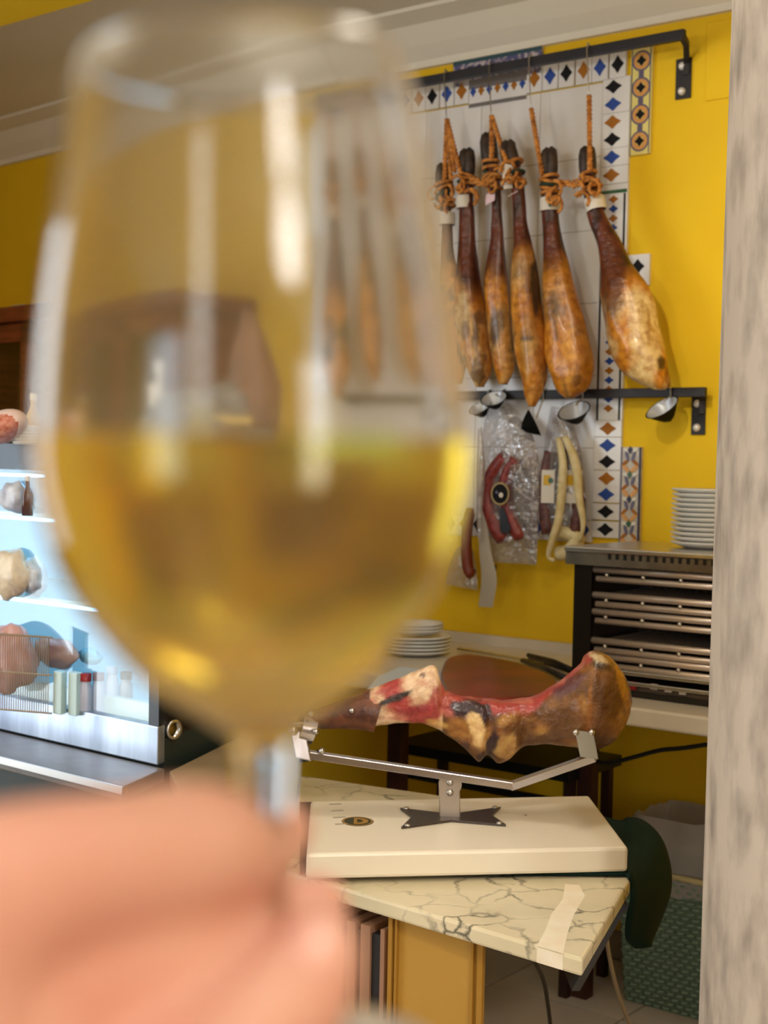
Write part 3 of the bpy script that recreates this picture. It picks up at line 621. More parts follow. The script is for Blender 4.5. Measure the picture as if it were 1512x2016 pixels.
for k, y in enumerate((1345, 1325)):
    b = Wp(1240, y, OF+.012)[1]; M().wbox(sLo-.003, s1, OF, OF+.014, b-.006, b+.004).build('trim_bar', STEEL, ov, bevel=.002)
for k in range(3):
    M().box(WF(sL+.05+k*.2, OF-.1, ZW+.0075), .03, .03, .015).build('foot', BLACKP, ov)
def rack(z, lab):
    r = M().wbox(sLo+.01, s1-.03, OF-.30, OF-.02, z-.004, z).build('rack', mat('rack_steel', (196, 178, 162), .35, .5, (150, 132, 120), 60), ov, label=lab)
    m = M(); m.tube([WF(sLo, OF-.005, z), WF(s1-.03, OF-.005, z)], .0085, 10); m.tube([WF(sLo+.01, OF-.002, z-.022), WF(s1-.03, OF-.002, z-.022)], .0075, 10); m.build('rack_rail', mat('rail_steel', (206, 190, 176), .3, .55), r, smooth=True)
    m = M()
    for k in range(22): m.tube([WF(sLo+.02+k*.022, OF-.28, z+.002), WF(sLo+.02+k*.022, OF-.015, z+.002)], .0022, 5)
    m.build('rods', mat('rod_steel', (206, 190, 175), .35, .5), r)
    for k in range(5): M().ball(WF(sLo+.04+k*.1, OF+.003, z-.012), .006, seg=8, rings=6).build('rivet', STEEL, r, smooth=True)
for y in (1122, 1172, 1205, 1262, 1292): rack(Wp(1180, y, OF)[1], None)
for k in (0, 1):
    zz = (zop1-.012, Wp(1180, 1222, OF)[1])[k]
    m = M()
    for j in range(4): m.tube([WF(sLo+.01, OF-.08-j*.06, zz), WF(s1-.03, OF-.08-j*.06, zz)], .005, 8)
    m.build('heating_rod', mat('heat_rod', (60, 52, 48), .45, .6), ov, smooth=True)
# plates
def plate_mesh(r, h=.018):
    m = M(); m.lathe([(0.001, .004), (r*.55, .004), (r*.62, .006), (r*.9, h-.003), (r, h), (r*1.0, h-.003), (r*.9, h-.008), (r*.62, 0.0), (r*.58, 0), (.001, 0)], (0, 0, 0), seg=40); return m.mesh('plate', PLATE, V((0, 0, 0)), True)
def stack(c, r, n, dz, labs, grp, me=None):
    me = me or plate_mesh(r)
    for k in range(n):
        o = bpy.data.objects.new('plate', me); C.objects.link(o); o.location = c+V((random.uniform(-.0015, .0015), random.uniform(-.0015, .0015), k*dz)); o.rotation_euler = (0, 0, k)
        tag(o, labs[0] if k == 0 else labs[2] if k == n-1 else labs[1], 'plate', grp)
sp, zp = Wp(1396, 1075, .36); zoven = zt_+.003
pc = WF(Wp(1394, 1060, .40)[0]+.005, .40, zoven)
ztopst = Wp(1380, 962, .42)[1]; n = 12
stack(pc, .098, n, max(.0085, (ztopst-zoven-.018)/(n-1)), ('lowest white plate of the tall stack on the toaster oven', 'white plate inside the tall stack on the toaster oven', 'topmost white plate of the tall stack on the toaster oven'), 'plates stacked on the toaster oven')
pc2 = T(818, 1288, ZW); pc2.z = ZW
me2 = plate_mesh(.105)
stack(pc2, .105, 5, .0105, ('lowest white plate of the short stack on the worktop', 'white plate inside the short stack on the worktop', 'topmost large white plate of the short stack on the worktop'), 'plates stacked on the worktop', me2)
me3 = plate_mesh(.08)
stack(pc2+V((0, 0, 5*.0105+.008)), .08, 3, .009, ('lowest small white dish on top of the short plate stack', 'middle small white dish on the short plate stack', 'topmost small white dish on the short plate stack'), 'small dishes on the plate stack', me3)
# red brown board, utensils on the worktop
REDB = mat('red_board', (140, 46, 30), 0.3, 0, (100, 30, 20), 6)
pts = [T(x, y, ZW+.028) for x, y in cat_rom([(868, 1322), (880, 1296), (920, 1288), (1000, 1300), (1060, 1318), (1096, 1338), (1090, 1362), (1020, 1372), (930, 1372), (880, 1362)], 4)]
tag(M().prism(pts, (0, 0, -.028)).build('cutting_board', REDB, bevel=.006), 'thick red brown cutting board on the worktop behind the carved ham', 'cutting board')
k_ = thing('knife', T(1070, 1320, ZW), 'dark handled knife lying behind the red brown board', 'knife')
M().tube([T(1030, 1300, ZW+.012), T(1075, 1316, ZW+.012), T(1110, 1334, ZW+.012)], .011, 8, .6).build('handle', BLACKP, k_, smooth=True)
M().obox(T(985, 1291, ZW+.012), (T(1030, 1300, 0)-T(940, 1284, 0))*.36, V((0, 0, .002)), V((.006, .012, 0))).build('blade', STEEL, k_)
k_ = thing('serving_tongs', T(1100, 1322, ZW), 'dark tongs lying on the worktop left of the oven', 'tongs')
M().tube([T(1040, 1290, ZW+.02), T(1090, 1302, ZW+.02), T(1125, 1318, ZW+.02)], .007, 8).build('arm', BLACKP, k_, smooth=True)
M().tube([T(1042, 1294, ZW+.006), T(1090, 1309, ZW+.006), T(1122, 1322, ZW+.01)], .006, 8).build('arm', BLACKP, k_, smooth=True)
# blue white tray under the plates
pts = [T(x, y, ZW+.004) for x, y in ((700, 1385), (745, 1330), (790, 1312), (880, 1325), (850, 1390))]
tag(M().prism(pts, (0, 0, -.003)).build('paper_sheet', mat('pale_blue_paper', (206, 220, 236), .6)), 'pale blue paper sheet on the worktop in front of the plates', 'paper')
# worktop supports and stool legs below
for i, (lab, px, o) in enumerate((('dark square worktop leg near the basket, right', 1158, .34), ('dark square worktop leg at the left, outer', 783, .60))):
    s = Wp(px, 1500, o)[0]; M().wbox(s-.022, s+.022, o-.02, o+.02, 0, ZW-.045).build('leg', REDW, top, label='dark red brown square leg')
st = thing('stool', V((*T(815, 1500, .5).xy, 0)), 'dark wooden stool with crossbars under the worktop', 'stool')
s0 = Wp(800, 1480, .35)[0]; zs_ = Wp(900, 1430, .4)[1]
sE = Wp(1119, 1900, .36)[0]; SWd = sE-s0
M().wbox(s0-.01, sE+.02, .12, .42, .60, .63).build('seat', BLACKP, st)
for a in (-.01, SWd-.015):
    for o in (.36, .15): M().wbox(s0+a, s0+a+.026, o, o+.026, 0, .60).build('leg', REDW, st)
for z in (.30, .52): M().wbox(s0+.01, sE-.01, .365, .38, z, z+.02).build('crossbar', BLACKP, st)

tag(M().tube([W3(x, y, .55) for x, y in cat_rom([(1160, 1497), (1200, 1502), (1250, 1490), (1300, 1477), (1350, 1472), (1440, 1458)], 4)], .006, 8).build('power_cable', BLACKP, smooth=True), 'black power cable sagging under the worktop beside the column', 'cable')
# ================================================================== MARBLE TABLE
ZT = 0.72
tt = thing('marble_table', V((*T(1000, 1700, ZT).xy, 0)), 'veined cream marble topped table with a sharp corner carrying the ham stand', 'table')
poly = [(1147, 1888), (1241, 1730), (1284, 1652), (870, 1566), (590, 1526), (560, 1715), (640, 1738)]
poly = [T(x, y, ZT) for x, y in poly]
M().prism(poly, (0, 0, -.028)).build('top', MARB, tt, bevel=.005)
def onf(u): return poly[0].lerp(poly[-1], u)
# white streak running over the surface and the front edge
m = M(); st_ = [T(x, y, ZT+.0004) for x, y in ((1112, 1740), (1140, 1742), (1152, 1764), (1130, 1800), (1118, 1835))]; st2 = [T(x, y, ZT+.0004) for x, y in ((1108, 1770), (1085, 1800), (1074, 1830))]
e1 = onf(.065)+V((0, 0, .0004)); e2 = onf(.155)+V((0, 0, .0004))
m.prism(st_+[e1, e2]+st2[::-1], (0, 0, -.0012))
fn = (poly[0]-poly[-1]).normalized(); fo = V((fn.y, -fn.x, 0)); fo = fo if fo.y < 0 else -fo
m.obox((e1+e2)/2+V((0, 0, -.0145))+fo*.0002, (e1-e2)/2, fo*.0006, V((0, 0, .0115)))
m.build('white_streak', mat('white_streak', (244, 236, 218), .3, 0, (236, 222, 196), 20), tt)
# base: pale yellow panelled box with gilt edge strips
GY = mat('panel_yellow', (188, 146, 62), 0.5, 0, (176, 134, 54), 4); GE = mat('gilt_strip', (166, 122, 44), 0.4, .1)
q0 = T(770, 1815, ZT-.03); q1 = T(960, 1868, ZT-.03); q0 = V((q0.x, q0.y+.04, 0)); q1 = V((q1.x, q1.y+.05, 0)); qd = (q1-q0).normalized(); qn = V((-qd.y, qd.x, 0)); qn = qn if qn.y > 0 else -qn; L = (q1-q0).length
bx = tt
M().prism([q0, q1, q1+V((.0, .3, 0)), q0+V((.0, .3, 0))], (0, 0, ZT-.0285)).build('base_panel', GY, bx)
for u, w_ in ((0.0, .008), (.014, .004), (L-.022, .004), (L-.010, .010)):
    c = q0+qd*(u+w_/2)-qn*.003+V((0, 0, (ZT-.03)/2)); M().obox(c, qd*w_/2, qn*.004, V((0, 0, (ZT-.03)/2))).build('edge_strip', GE, bx)
# upright boards stored beside the base
g0 = q0-qd*.012
cl = [('tan', (150, 112, 88)), ('black', (22, 20, 26)), ('tan', (168, 130, 106)), ('black', (26, 22, 24)), ('tan', (160, 124, 100)), ('black', (26, 22, 24)), ('tan', (160, 124, 100))]
wd = [.010, .020, .022, .010, .02, .012, .03]; u = 0
for k, ((nm, c), w_) in enumerate(zip(cl, wd)):
    h = ZT-.06-(.012 if nm == 'black' else 0); cc = g0-qd*(u+w_/2)+V((0, 0, h/2))+qn*(.004 if nm == 'black' else .0)+qn*.12
    tag(M().obox(cc, qd*(w_/2-.0008), qn*.12, V((0, 0, h/2))).build('board', mat('board_%s' % nm, c, .6)), '%s upright board, %s counted leftwards from the yellow table base' % (nm, ['first', 'second', 'third', 'fourth', 'fifth', 'sixth', 'seventh'][k]) , 'board', 'boards stored under the marble table'); u += w_
# rear prop: grey slanted board and dark castor leg under the right of the table
pr = T(1150, 1890, ZT-.03)
tag(M().obox(P(1172, 1846, 2.78), V((.008, .0, 0)), V((.0, .06, 0)), V((.045, .0, .085))).build('support_strut', mat('grey_board', (104, 110, 122), .5)), 'grey slanting strut under the right corner of the marble table', 'strut')
def floorcable(pts, r, m, lab): tag(M().tube([P(x, y, Y) for x, y, Y in cat_rom(pts, 5)], r, 8).build('cable', m, smooth=True), lab, 'cable')
floorcable([(1040, 1850, 2.35), (1052, 1890, 2.4), (1070, 1930, 2.5), (1079, 1980, 2.6), (1086, 2040, 2.7), (1092, 2090, 2.75)], .004, BLACKP, 'black cable hanging down below the marble table front')
floorcable([(1196, 1800, 2.9), (1195, 1850, 2.95), (1203, 1900, 3.0), (1218, 1960, 3.1), (1245, 2030, 3.2), (1262, 2070, 3.25)], .0045, mat('cable_white', (190, 182, 176), .5), 'white cable trailing to the floor left of the green basket')
# ================================================================== HAM STAND
ZM = ZT+.007   # mat top
# dark green rubber mat under the stand, folding off the table on the right
ea = [(1150, 1600, ZT+.006), (1200, 1606, ZT+.008)]
m = M(); nA = 0
rows = []
A_ = [T(590, 1583, ZT+.004), T(900, 1580, ZT+.004), T(1165, 1606, ZT+.006), T(1215, 1610, ZT+.012), T(1262, 1614, ZT+.010), P(1300, 1648, 2.80), P(1319, 1705, 2.78), P(1319, 1757, 2.74), P(1303, 1805, 2.70), P(1288, 1840, 2.66), P(1272, 1862, 2.62)]
B_ = [T(590, 1722, ZT+.004), T(900, 1722, ZT+.004), T(1200, 1724, ZT+.004), T(1229, 1724, ZT+.004), T(1238, 1728, ZT+.004), P(1242, 1748, 2.50), P(1242, 1772, 2.49), P(1236, 1800, 2.49), P(1232, 1830, 2.50), P(1234, 1852, 2.52), P(1250, 1866, 2.55)]
A_ = cat_rom([tuple(p) for p in A_], 5); B_ = cat_rom([tuple(p) for p in B_], 5); n = 10
for i, (a, b) in enumerate(zip(A_, B_)):
    a, b = V(a), V(b)
    for k in range(n+1):
        u = k/n; p = a.lerp(b, u); t_ = max(0, (i-16)/(len(A_)-17)); p = p+V((.5, -.5, .15))*(.03*math.sin(math.pi*u)*t_)
        if t_ == 0: p.z = ZT+.006
        m.v.append(p)
for i in range(len(A_)-1):
    for k in range(n): q = i*(n+1)+k; m.f.append((q, q+1, q+n+2, q+n+1))
o = m.build('rubber_mat', CLOTH, smooth=True, fixn=True); so = o.modifiers.new('solid', 'SOLIDIFY'); so.thickness = .004; so.offset = 0
tag(o, 'dark green rubber mat under the ham stand, drooping off the marble table', 'mat')
ZB0 = ZM+.002; 
def brd(x, y, z): return T(x, y, z)
zb1 = ZB0+.045
cn = [T(611, 1577, zb1), T(1160, 1566, zb1), T(1237, 1668, zb1), T(603, 1681, zb1)]
hs = thing('ham_stand', (cn[0]+cn[1]+cn[2]+cn[3])/4-V((0, 0, .045)), 'white board ham stand with steel cradle on the marble table', 'ham stand')
M().prism(cn, (0, 0, -.045)).build('board', BOARD, hs, bevel=.006)
# round emblem and engraved mark
ec = T(704, 1617, zb1+.0004); ax = V((1, 0, 0)); ay = V((0, 1, 0))
def disc(r0, r1, h, m, nm, a0=0, a1=2*math.pi, c=ec, seg=28):
    q = M(); vs, fs = [], []
    for k in range(seg+1):
        a = a0+(a1-a0)*k/seg
        for r in (r0, r1): vs.append(c+V((r*math.cos(a), r*math.sin(a)*1.15, h)))
    for k in range(seg): fs.append((2*k, 2*k+1, 2*k+3, 2*k+2))
    q.add(vs, fs); return q.build(nm, m, hs)
GOLDM = mat('emblem_gold', (186, 140, 50), .35, .4)
disc(0, .0300, .0002, mat('emblem_green', (36, 44, 32), .4), 'emblem'); disc(.0255, .0288, .0005, GOLDM, 'emblem_ring')
disc(.010, .020, .0008, GOLDM, 'emblem_letter', -1.9, 1.9); M().box(ec+V((-.004, 0, .0008)), .006, .040, .0004).build('emblem_letter', GOLDM, hs)
sh = mat('stamp_grey', (172, 164, 144), .4)
for k in range(4):
    c = T(660+4*k, 1583+13*k, zb1+.0005); M().box(c, .024, .007, .0006, .3).build('stamp', sh, hs)
M().ball(T(1035, 1605, zb1), .003, .003, .001).build('rivet', mat('rivet_brown', (130, 100, 80), .4), hs)
# folded X bracket
px_ = T(888, 1612, zb1)
for sd in (-1, 1):
    a = T(888, 1606, zb1+.001); b = T(888, 1618, zb1+.001)
    e0 = T(888+sd*(98 if sd > 0 else 100), 1592 if sd > 0 else 1594, zb1+.001); e1 = T(888+sd*(108 if sd > 0 else 98), 1627 if sd > 0 else 1632, zb1+.001)
    br = M().prism([a, e0, e0.lerp(e1, .5)-(e0.lerp(e1, .5)-a)*.22, e1, b], (0, 0, .004)).build('bracket', mat('bracket_steel', (92, 84, 80), .35, .9), hs)
    for e in (e0, e1):
        c = e.lerp(px_, .12)+V((0, 0, .005)); M().ball(c, .006, .006, .003).build('bolt', STEEL, hs, smooth=True)
pc = px_; hp = T(886, 1612, zb1); Yp = hp.y
up0 = P(886, 1612, Yp); up1 = P(884, 1542, Yp)
M().obox((up0+up1)/2, V((.020, 0, 0)), V((0, .004, 0)), (up1-up0)/2).build('post', mat('post_steel', (176, 168, 160), .35, .8), hs, bevel=.002)
M().lathe([(.001, -.006), (.022, -.006), (.022, .006), (.001, .006)], P(886, 1543, Yp), (0, 1, 0), 24).build('pivot', mat('post_steel', (176, 168, 160), .35, .8), hs, auto=True)
for dy in (1540, 1560): M().ball(P(886, dy, Yp-.008), .007, .006, .007).build('bolt', STEEL, hs, smooth=True)
BAR = mat('bar_steel', (190, 185, 190), .22, 1)
k0, k1, k2 = P(585, 1482, Yp-.01), P(1010, 1546, Yp+.0), P(1172, 1490, Yp-.05)
def flatbar(a, b, w_, h): d = (b-a); s = V((0, 1, 0)); s = (s-d.normalized()*s.dot(d.normalized())).normalized(); u_ = d.normalized().cross(s); return M().obox((a+b)/2, d/2, s*w_/2, u_*h/2)
flatbar(k0, k1, .022, .014).build('cradle_bar', BAR, hs, bevel=.001); flatbar(k1+(k1-k2).normalized()*.004, k2, .022, .014).build('cradle_bar', BAR, hs, bevel=.001)
# fork plate carrying the rump
f0, f1 = P(1160, 1492, Yp-.06), P(1150, 1440, Yp-.085)
M().obox((f0+f1)/2, V((.017, 0, -.002)), V((0, .003, 0)), (f1-f0)/2).build('fork_plate', mat('fork_steel', (176, 178, 176), .35, .6), hs, bevel=.001)
for x in (1134, 1165): M().ball(P(x, 1442, Yp-.09), .006).build('bolt', STEEL, hs, smooth=True)
for x in (1137, 1164): M().tube([P(x, 1442, Yp-.085), P(x, 1425, Yp-.02)], [.003, .001], 6).build('spike', STEEL, hs)
# shank clamp at the left
M().lathe([(.026, -.014), (.030, -.014), (.030, .014), (.026, .014)], P(603, 1432, Yp), (1, .25, -.25), 28, close=True).build('clamp_ring', BAR, hs, auto=True)
M().obox(P(592, 1466, Yp-.02), V((.016, .004, -.004)), V((0, .006, 0)), V((.006, 0, -.028))).build('clamp_plate', BAR, hs, bevel=.003)
M().obox(P(608, 1489, Yp), V((.018, .0, .004)), V((0, .012, 0)), V((0, 0, .007))).build('clamp_foot', BLACKP, hs)
M().tube([P(575, 1436, Yp-.03), P(578, 1440, Yp-.05)], .008, 12).build('clamp_screw', STEEL, hs, smooth=True)
M().obox(P(585, 1424, Yp-.01), V((.022, .0, 0)), V((0, .012, 0)), V((0, 0, .005))).build('clamp_plate', BAR, hs, bevel=.002)
for (x, y) in ((612, 1405), (622, 1440), (634, 1478)): M().ball(P(x, y, Yp-.035), .006, .008, .006).build('clamp_screw', STEEL, hs, smooth=True)
# carved ham
SK, SK2, RED, CRM, PUR, FAT = lin((150, 100, 48)), lin((108, 72, 38)), lin((176, 66, 64)), lin((238, 208, 172)), lin((58, 28, 34)), lin((220, 172, 90))
PT = [(600, 1400, 1436), (640, 1393, 1434), (690, 1378, 1434), (722, 1358, 1434), (750, 1348, 1428), (787, 1334, 1424), (833, 1314, 1424), (856, 1311, 1432), (872, 1350, 1442), (901, 1361, 1460), (926, 1364, 1484), (944, 1367, 1500), (960, 1368, 1486), (982, 1369, 1501), (1004, 1370, 1492), (1028, 1368, 1472), (1055, 1362, 1466), (1100, 1334, 1466), (1146, 1294, 1474), (1169, 1281, 1476), (1195, 1290, 1468), (1220, 1316, 1446), (1238, 1350, 1410), (1242, 1372, 1388)]
st = cat_rom(PT, 7); m = M(); m.c = []; seg = 56; n = len(st)
def pcol(px, py, p):
    n1 = noise.noise(p*22); n2 = noise.noise(p*70); n3 = noise.noise(V((p.x*18, p.y*18, p.z*80)))
    c = colmix(SK2, SK, sstep(-.3, .4, n1+n2*.4)); c = colmix(c, FAT, .6*sstep(.15, .5, n1*.8+n3*.5))
    # red cut face on top: line from left knee to the rump
    line = 1406 if px < 1040 else 1406-(px-1040)*0.86
    if px > 862: c = colmix(c, colmix(RED, lin((196, 110, 96)), sstep(-.1, .4, n3)), sstep(8, -6, py-line+n1*10)*sstep(1172, 1160, px))
    if px < 870: c = colmix(c, colmix(colmix(CRM, lin((196, 116, 96)), sstep(-.1, .35, n1+n3*.5)), RED, sstep(.2, .45, n1)), sstep(724, 735, px+n2*8))
    if px < 728: c = colmix(lin((112, 60, 32)), lin((74, 36, 20)), sstep(-.2, .3, n3))
    return c
PAT = [(775, 1377, 42, 7, -.38, (54, 44, 44), 1), (815, 1398, 34, 10, -.2, (150, 46, 50), .8), (862, 1370, 16, 26, .3, (170, 60, 60), .8), (880, 1378, 30, 10, .2, (186, 96, 84), .7), (833, 1330, 6, 5, 0, (90, 60, 60), .9), (932, 1402, 46, 25, .25, (52, 26, 36), 1), (940, 1436, 15, 38, -.35, (240, 208, 146), 1), (972, 1466, 15, 24, 0, (50, 22, 28), 1), (948, 1490, 9, 9, 0, (50, 24, 28), .9), (916, 1470, 10, 8, .6, (70, 40, 40), .8), (1000, 1470, 26, 22, -.5, (214, 172, 100), .7), (900, 1432, 26, 20, .5, (170, 116, 48), .8), (860, 1425, 26, 8, .2, (216, 176, 96), .7), (1120, 1350, 42, 13, -.62, (92, 52, 66), .8), (1178, 1296, 20, 8, .5, (228, 206, 160), .9), (1186, 1312, 18, 9, .4, (44, 36, 24), .9), (1226, 1350, 8, 60, -.25, (206, 146, 50), .8), (1160, 1400, 5, 60, 0.05, (176, 110, 40), .6), (1195, 1380, 26, 60, 0, (120, 80, 40), .6)]
for i, (x, yt, yb) in enumerate(st):
    cpt = P(x, (yt+yb)/2, Yp); hh = (yb-yt)/2/F*Yp; dd = hh*.72 if x > 872 else max(hh*.62, .02)
    if x > 1180: dd = max(dd, .045*(1-(x-1180)/90))
    for k in range(seg):
        a = 2*math.pi*k/seg; cx_, sz = math.cos(a), math.sin(a); e = .85
        lx = dd*math.copysign(abs(cx_)**e, cx_); lz = hh*math.copysign(abs(sz)**e, sz)
        if sz > .3 and 872 < x < 1150: lz -= hh*.16*(1-abs(cx_))  # carved hollow
        p = cpt+V((0, -lx, lz)); p += V((0, 1, 0))*(.004*noise.noise(p*30)+.003*noise.noise(p*80)); p.z += .002*noise.noise(p*45)
        m.v.append(p); px, py = proj(p); c = pcol(px, py, p)
        for (ux, uy, rx, ry, an, col, kk) in PAT:
            dx, dy = px-ux, py-uy; d = math.hypot((dx*math.cos(an)+dy*math.sin(an))/rx, (-dx*math.sin(an)+dy*math.cos(an))/ry)+noise.noise(p*60)*.35
            c = colmix(c, lin(col), kk*sstep(1.15, .8, d))
        m.c.append(c)
for i in range(n-1):
    for k in range(seg): m.f.append((i*seg+k, i*seg+(k+1) % seg, (i+1)*seg+(k+1) % seg, (i+1)*seg+k))
m.f.append(tuple(range(seg))); m.f.append(tuple(range((n-1)*seg, n*seg)))
hm = thing('carved_ham', P(900, 1490, Yp), 'half carved cured ham with red meat laid bare, clamped in the stand', 'ham')
m.build('body', MEAT, hm, smooth=True)
# remaining skin flap round the shank
q = M(); 
for i, (x, yt, yb) in enumerate([(640, 1390, 1438), (680, 1376, 1440), (720, 1358, 1441), (742, 1364, 1444)]):
    pass
q.tube([P(628, 1415, Yp), P(670, 1407, Yp), P(715, 1400, Yp), P(744, 1408, Yp)], [.020, .027, .036, .034], 18, cap=False)
q.build('shank_skin', mat('shank_skin', (112, 62, 34), .45, 0, (70, 34, 20), 40, .3, 60), hm, smooth=True)
M().ball(P(693, 1399, Yp-.036), .005).build('stud', STEEL, hm, smooth=True)
# ================================================================== BASKET
bk0, bk1 = T(1226, 1968, 0), T(1400, 2006, 0)
bd_ = DR.copy(); bn_ = -NN; bk0 = bk0+NN*0.0; bko = (bk0-W0).dot(NN); bk1 = bk0+bd_*.30
zrim = .30; wL = .36; bdp = min(.24, bko/1.1-.02); hb = P(1380, 1745, bk1.y).z
bs = thing('laundry_basket', (bk0+bk1)/2, 'green woven plastic bin with a pale rim, standing on the floor by the column', 'basket')
m = M(); Hh = max(.28, hb); nl = 14
core = [bk0, bk0+bd_*wL, bk0+bd_*wL+bn_*bdp, bk0+bn_*bdp]; print('basket off', bko, Hh if 'Hh' in globals() else 0); cc = sum(core, V())/4
m.add([cc+(p-cc)*.97 for p in core]+[cc+(p-cc)*1.10+V((0, 0, Hh)) for p in core], [(0, 1, 2, 3), (0, 1, 5, 4), (1, 2, 6, 5), (2, 3, 7, 6), (3, 0, 4, 7)]); m.build('wall', mat('green_wicker_dark', (98, 120, 106), .8), bs)
m = M(); nw = 0
for j in range(26):
    z = Hh*(j+.5)/26; k_s = .97+.13*z/Hh; cs = [cc+(p-cc)*k_s for p in core]
    for e in (0, 3):
        a, b = (cs[0], cs[1]) if e == 0 else (cs[3], cs[0]); N = 26 if e == 0 else 14; out = -bn_ if e == 0 else -bd_
        for i in range(N):
            if (i+j) % 2: continue
            p = a.lerp(b, (i+.02)/N); q = a.lerp(b, (i+1.7)/N if i < N-1 else 1); m.tube([p+V((0, 0, z)), (p+q)/2+out*.005+V((0, 0, z)), q+V((0, 0, z))], [.0025, .0048, .0025], 5)
o = m.build('weave', GREENB, bs, smooth=True); o['kind'] = 'stuff'
m = M(); rc = [cc+(p-cc)*1.12+V((0, 0, Hh)) for p in core]; m.tube(rc+[rc[0], rc[1]], .009, 8)
m.build('rim', mat('rim_cream', (196, 184, 140), .5), bs, smooth=True)
BAGM = film_mat('bin_liner', (.8, .8, .8), .05, .5, .4, .6, .5, (.55, .54, .55))
m = M(); N = 44; R = 9
for i in range(R):
    z = Hh-.05+i*.024+ (0 if i else 0)
    for k in range(N):
        a = k/N*4; e = int(a) % 4; p = rc[e].lerp(rc[(e+1) % 4], a-int(a)); kk = (1.02 if i < 3 else 1.0-.03*(i-2)) ; p = cc+V((0, 0, 0))+(V((p.x, p.y, 0))-cc)*kk
        p = V((p.x, p.y, z))+V((noise.noise(V((k*.7, i*.5, 1))), noise.noise(V((k*.7, i*.5, 5))), noise.noise(V((k*.5, i, 9)))))*.014
        m.v.append(p)
for i in range(R-1):
    for k in range(N): m.f.append((i*N+k, i*N+(k+1) % N, (i+1)*N+(k+1) % N, (i+1)*N+k))
tag(m.build('bin_liner', BAGM, smooth=True), 'crumpled translucent bin bag standing up out of the green bin', 'bin bag')
# ================================================================== LEFT SIDE: display case
ca = V((-.446, 2.8, 0)); cdv = V((-math.sin(math.radians(50)), math.cos(math.radians(50)), 0)); cbv = V((.300, .954, 0))
ca = V((*P(312, 1440, 2.8).xy, 0))
def CF(u, v, z): return ca+cdv*u+cbv*v+V((0, 0, z))
def cbox(m, u0, u1, v0, v1, z0, z1): return m.obox(CF((u0+u1)/2, (v0+v1)/2, (z0+z1)/2), cdv*(u1-u0)/2, cbv*(v1-v0)/2, V((0, 0, (z1-z0)/2)))
zs1 = P(312, 1431, 2.8).z; zs0 = P(312, 1508, 2.8).z; zg1 = 1.418; zt1 = 1.475; CL = 1.5; CDp = .42
dc = thing('display_case', CF(CL/2, CDp/2, 0), 'glass fronted refrigerated counter case with lit white shelves at the left', 'display case')
BRUSH = mat('brushed_steel', (196, 208, 224), .36, .85, (140, 150, 168), 14, 0, 40, (1, 1, .15))
cbox(M(), 0, CL, 0, .03, zs0, zs1).build('sill', BRUSH, dc, bevel=.003)
cbox(M(), 0, CL, 0.03, CDp, 0.1, zs1-.03).build('plinth', mat('case_dark_green', (30, 44, 42), .5), dc)
cbox(M(), -.02, CL, -.17, .0, zs0-.03, zs0-.002).build('ledge', mat('ledge_stone', (104, 98, 94), .35, 0, (90, 84, 82), 20), dc, bevel=.003)
cbox(M(), -.02, CL, -.176, -.1705, zs0-.016, zs0-.002).build('ledge_edge', STEEL, dc)
cbox(M(), 0, CL, -.14, 0.03, 0.1, zs0-.031).build('front_panel', mat('case_dark_green', (30, 44, 42), .5), dc)
cbox(M(), 0.0, .012, 0.03, CDp, zs1-.03, zt1).build('end_panel', BLACKP, dc)
cbox(M(), 0.0, .03, 0.0, .03, zs1, zg1).build('corner_post', mat('post_navy', (20, 28, 38), .35), dc)
cbox(M(), 0, CL, 0, .04, zg1, zt1).build('top_rail', mat('rail_navy', (30, 44, 56), .3, .2), dc)
cbox(M(), 0, CL, .04, CDp, zt1-.02, zt1).build('top_panel', mat('case_top', (150, 156, 160), .35, .5), dc)
cbox(M(), 0, CL, CDp-.015, CDp, zs1-.03, zt1-.02).build('back_panel', mat('case_back', (150, 196, 220), .4), dc)
cbox(M(), .012, CL, .03, CDp-.015, zs1-.03, zs1-.01).build('deck', mat('case_deck', (170, 200, 210), .3), dc)
CGL = film_mat('case_glass', (.93, .97, .97), .015, .12, .02)
cbox(M(), .03, CL, .012, .016, zs1, zg1).build('front_glass', CGL, dc)
SHG = film_mat('shelf_glass', (.82, .94, .94), .1, .4, .1, 0, .15, (.7, .85, .85))
zsh = [P(100, 1183, 3.05).z, P(20, 1008, 3.2).z]
for z in zsh:
    cbox(M(), .02, CL-.02, .05, CDp-.02, z-.006, z).build('shelf', SHG, dc); cbox(M(), .02, CL-.02, .046, .05, z-.007, z+.001).build('shelf_edge', mat('shelf_edge', (190, 220, 226), .2), dc)
zdk = zs1-.01+.02
cbox(M(), .02, CL, .05, .07, zs1-.01, zs1+.03).build('deck_edge', mat('deck_edge', (214, 226, 226), .3), dc)
for z in (zg1-.012, zsh[0]-.012, zsh[1]-.012):
    cbox(M(), .05, CL-.05, .055, .067, z-.004, z+.002).build('light_strip', mat('led_strip', (150, 212, 255), .5, emit=11), dc)
c = P(352, 1436, 2.86); 
M().lathe([(.013, 0), (.019, .004), (.021, .010), (.019, .014), (.014, .012)], CF(-.0, .055, P(352, 1436, 2.85).z), -cdv, 24).build('lock_ring', STEEL, dc, smooth=True)
M().lathe([(.0005, .004), (.013, .004), (.013, 0)], CF(-.0, .055, P(352, 1436, 2.85).z), -cdv, 24).build('lock_core', mat('brass', (150, 120, 50), .35, .8), dc, smooth=True)
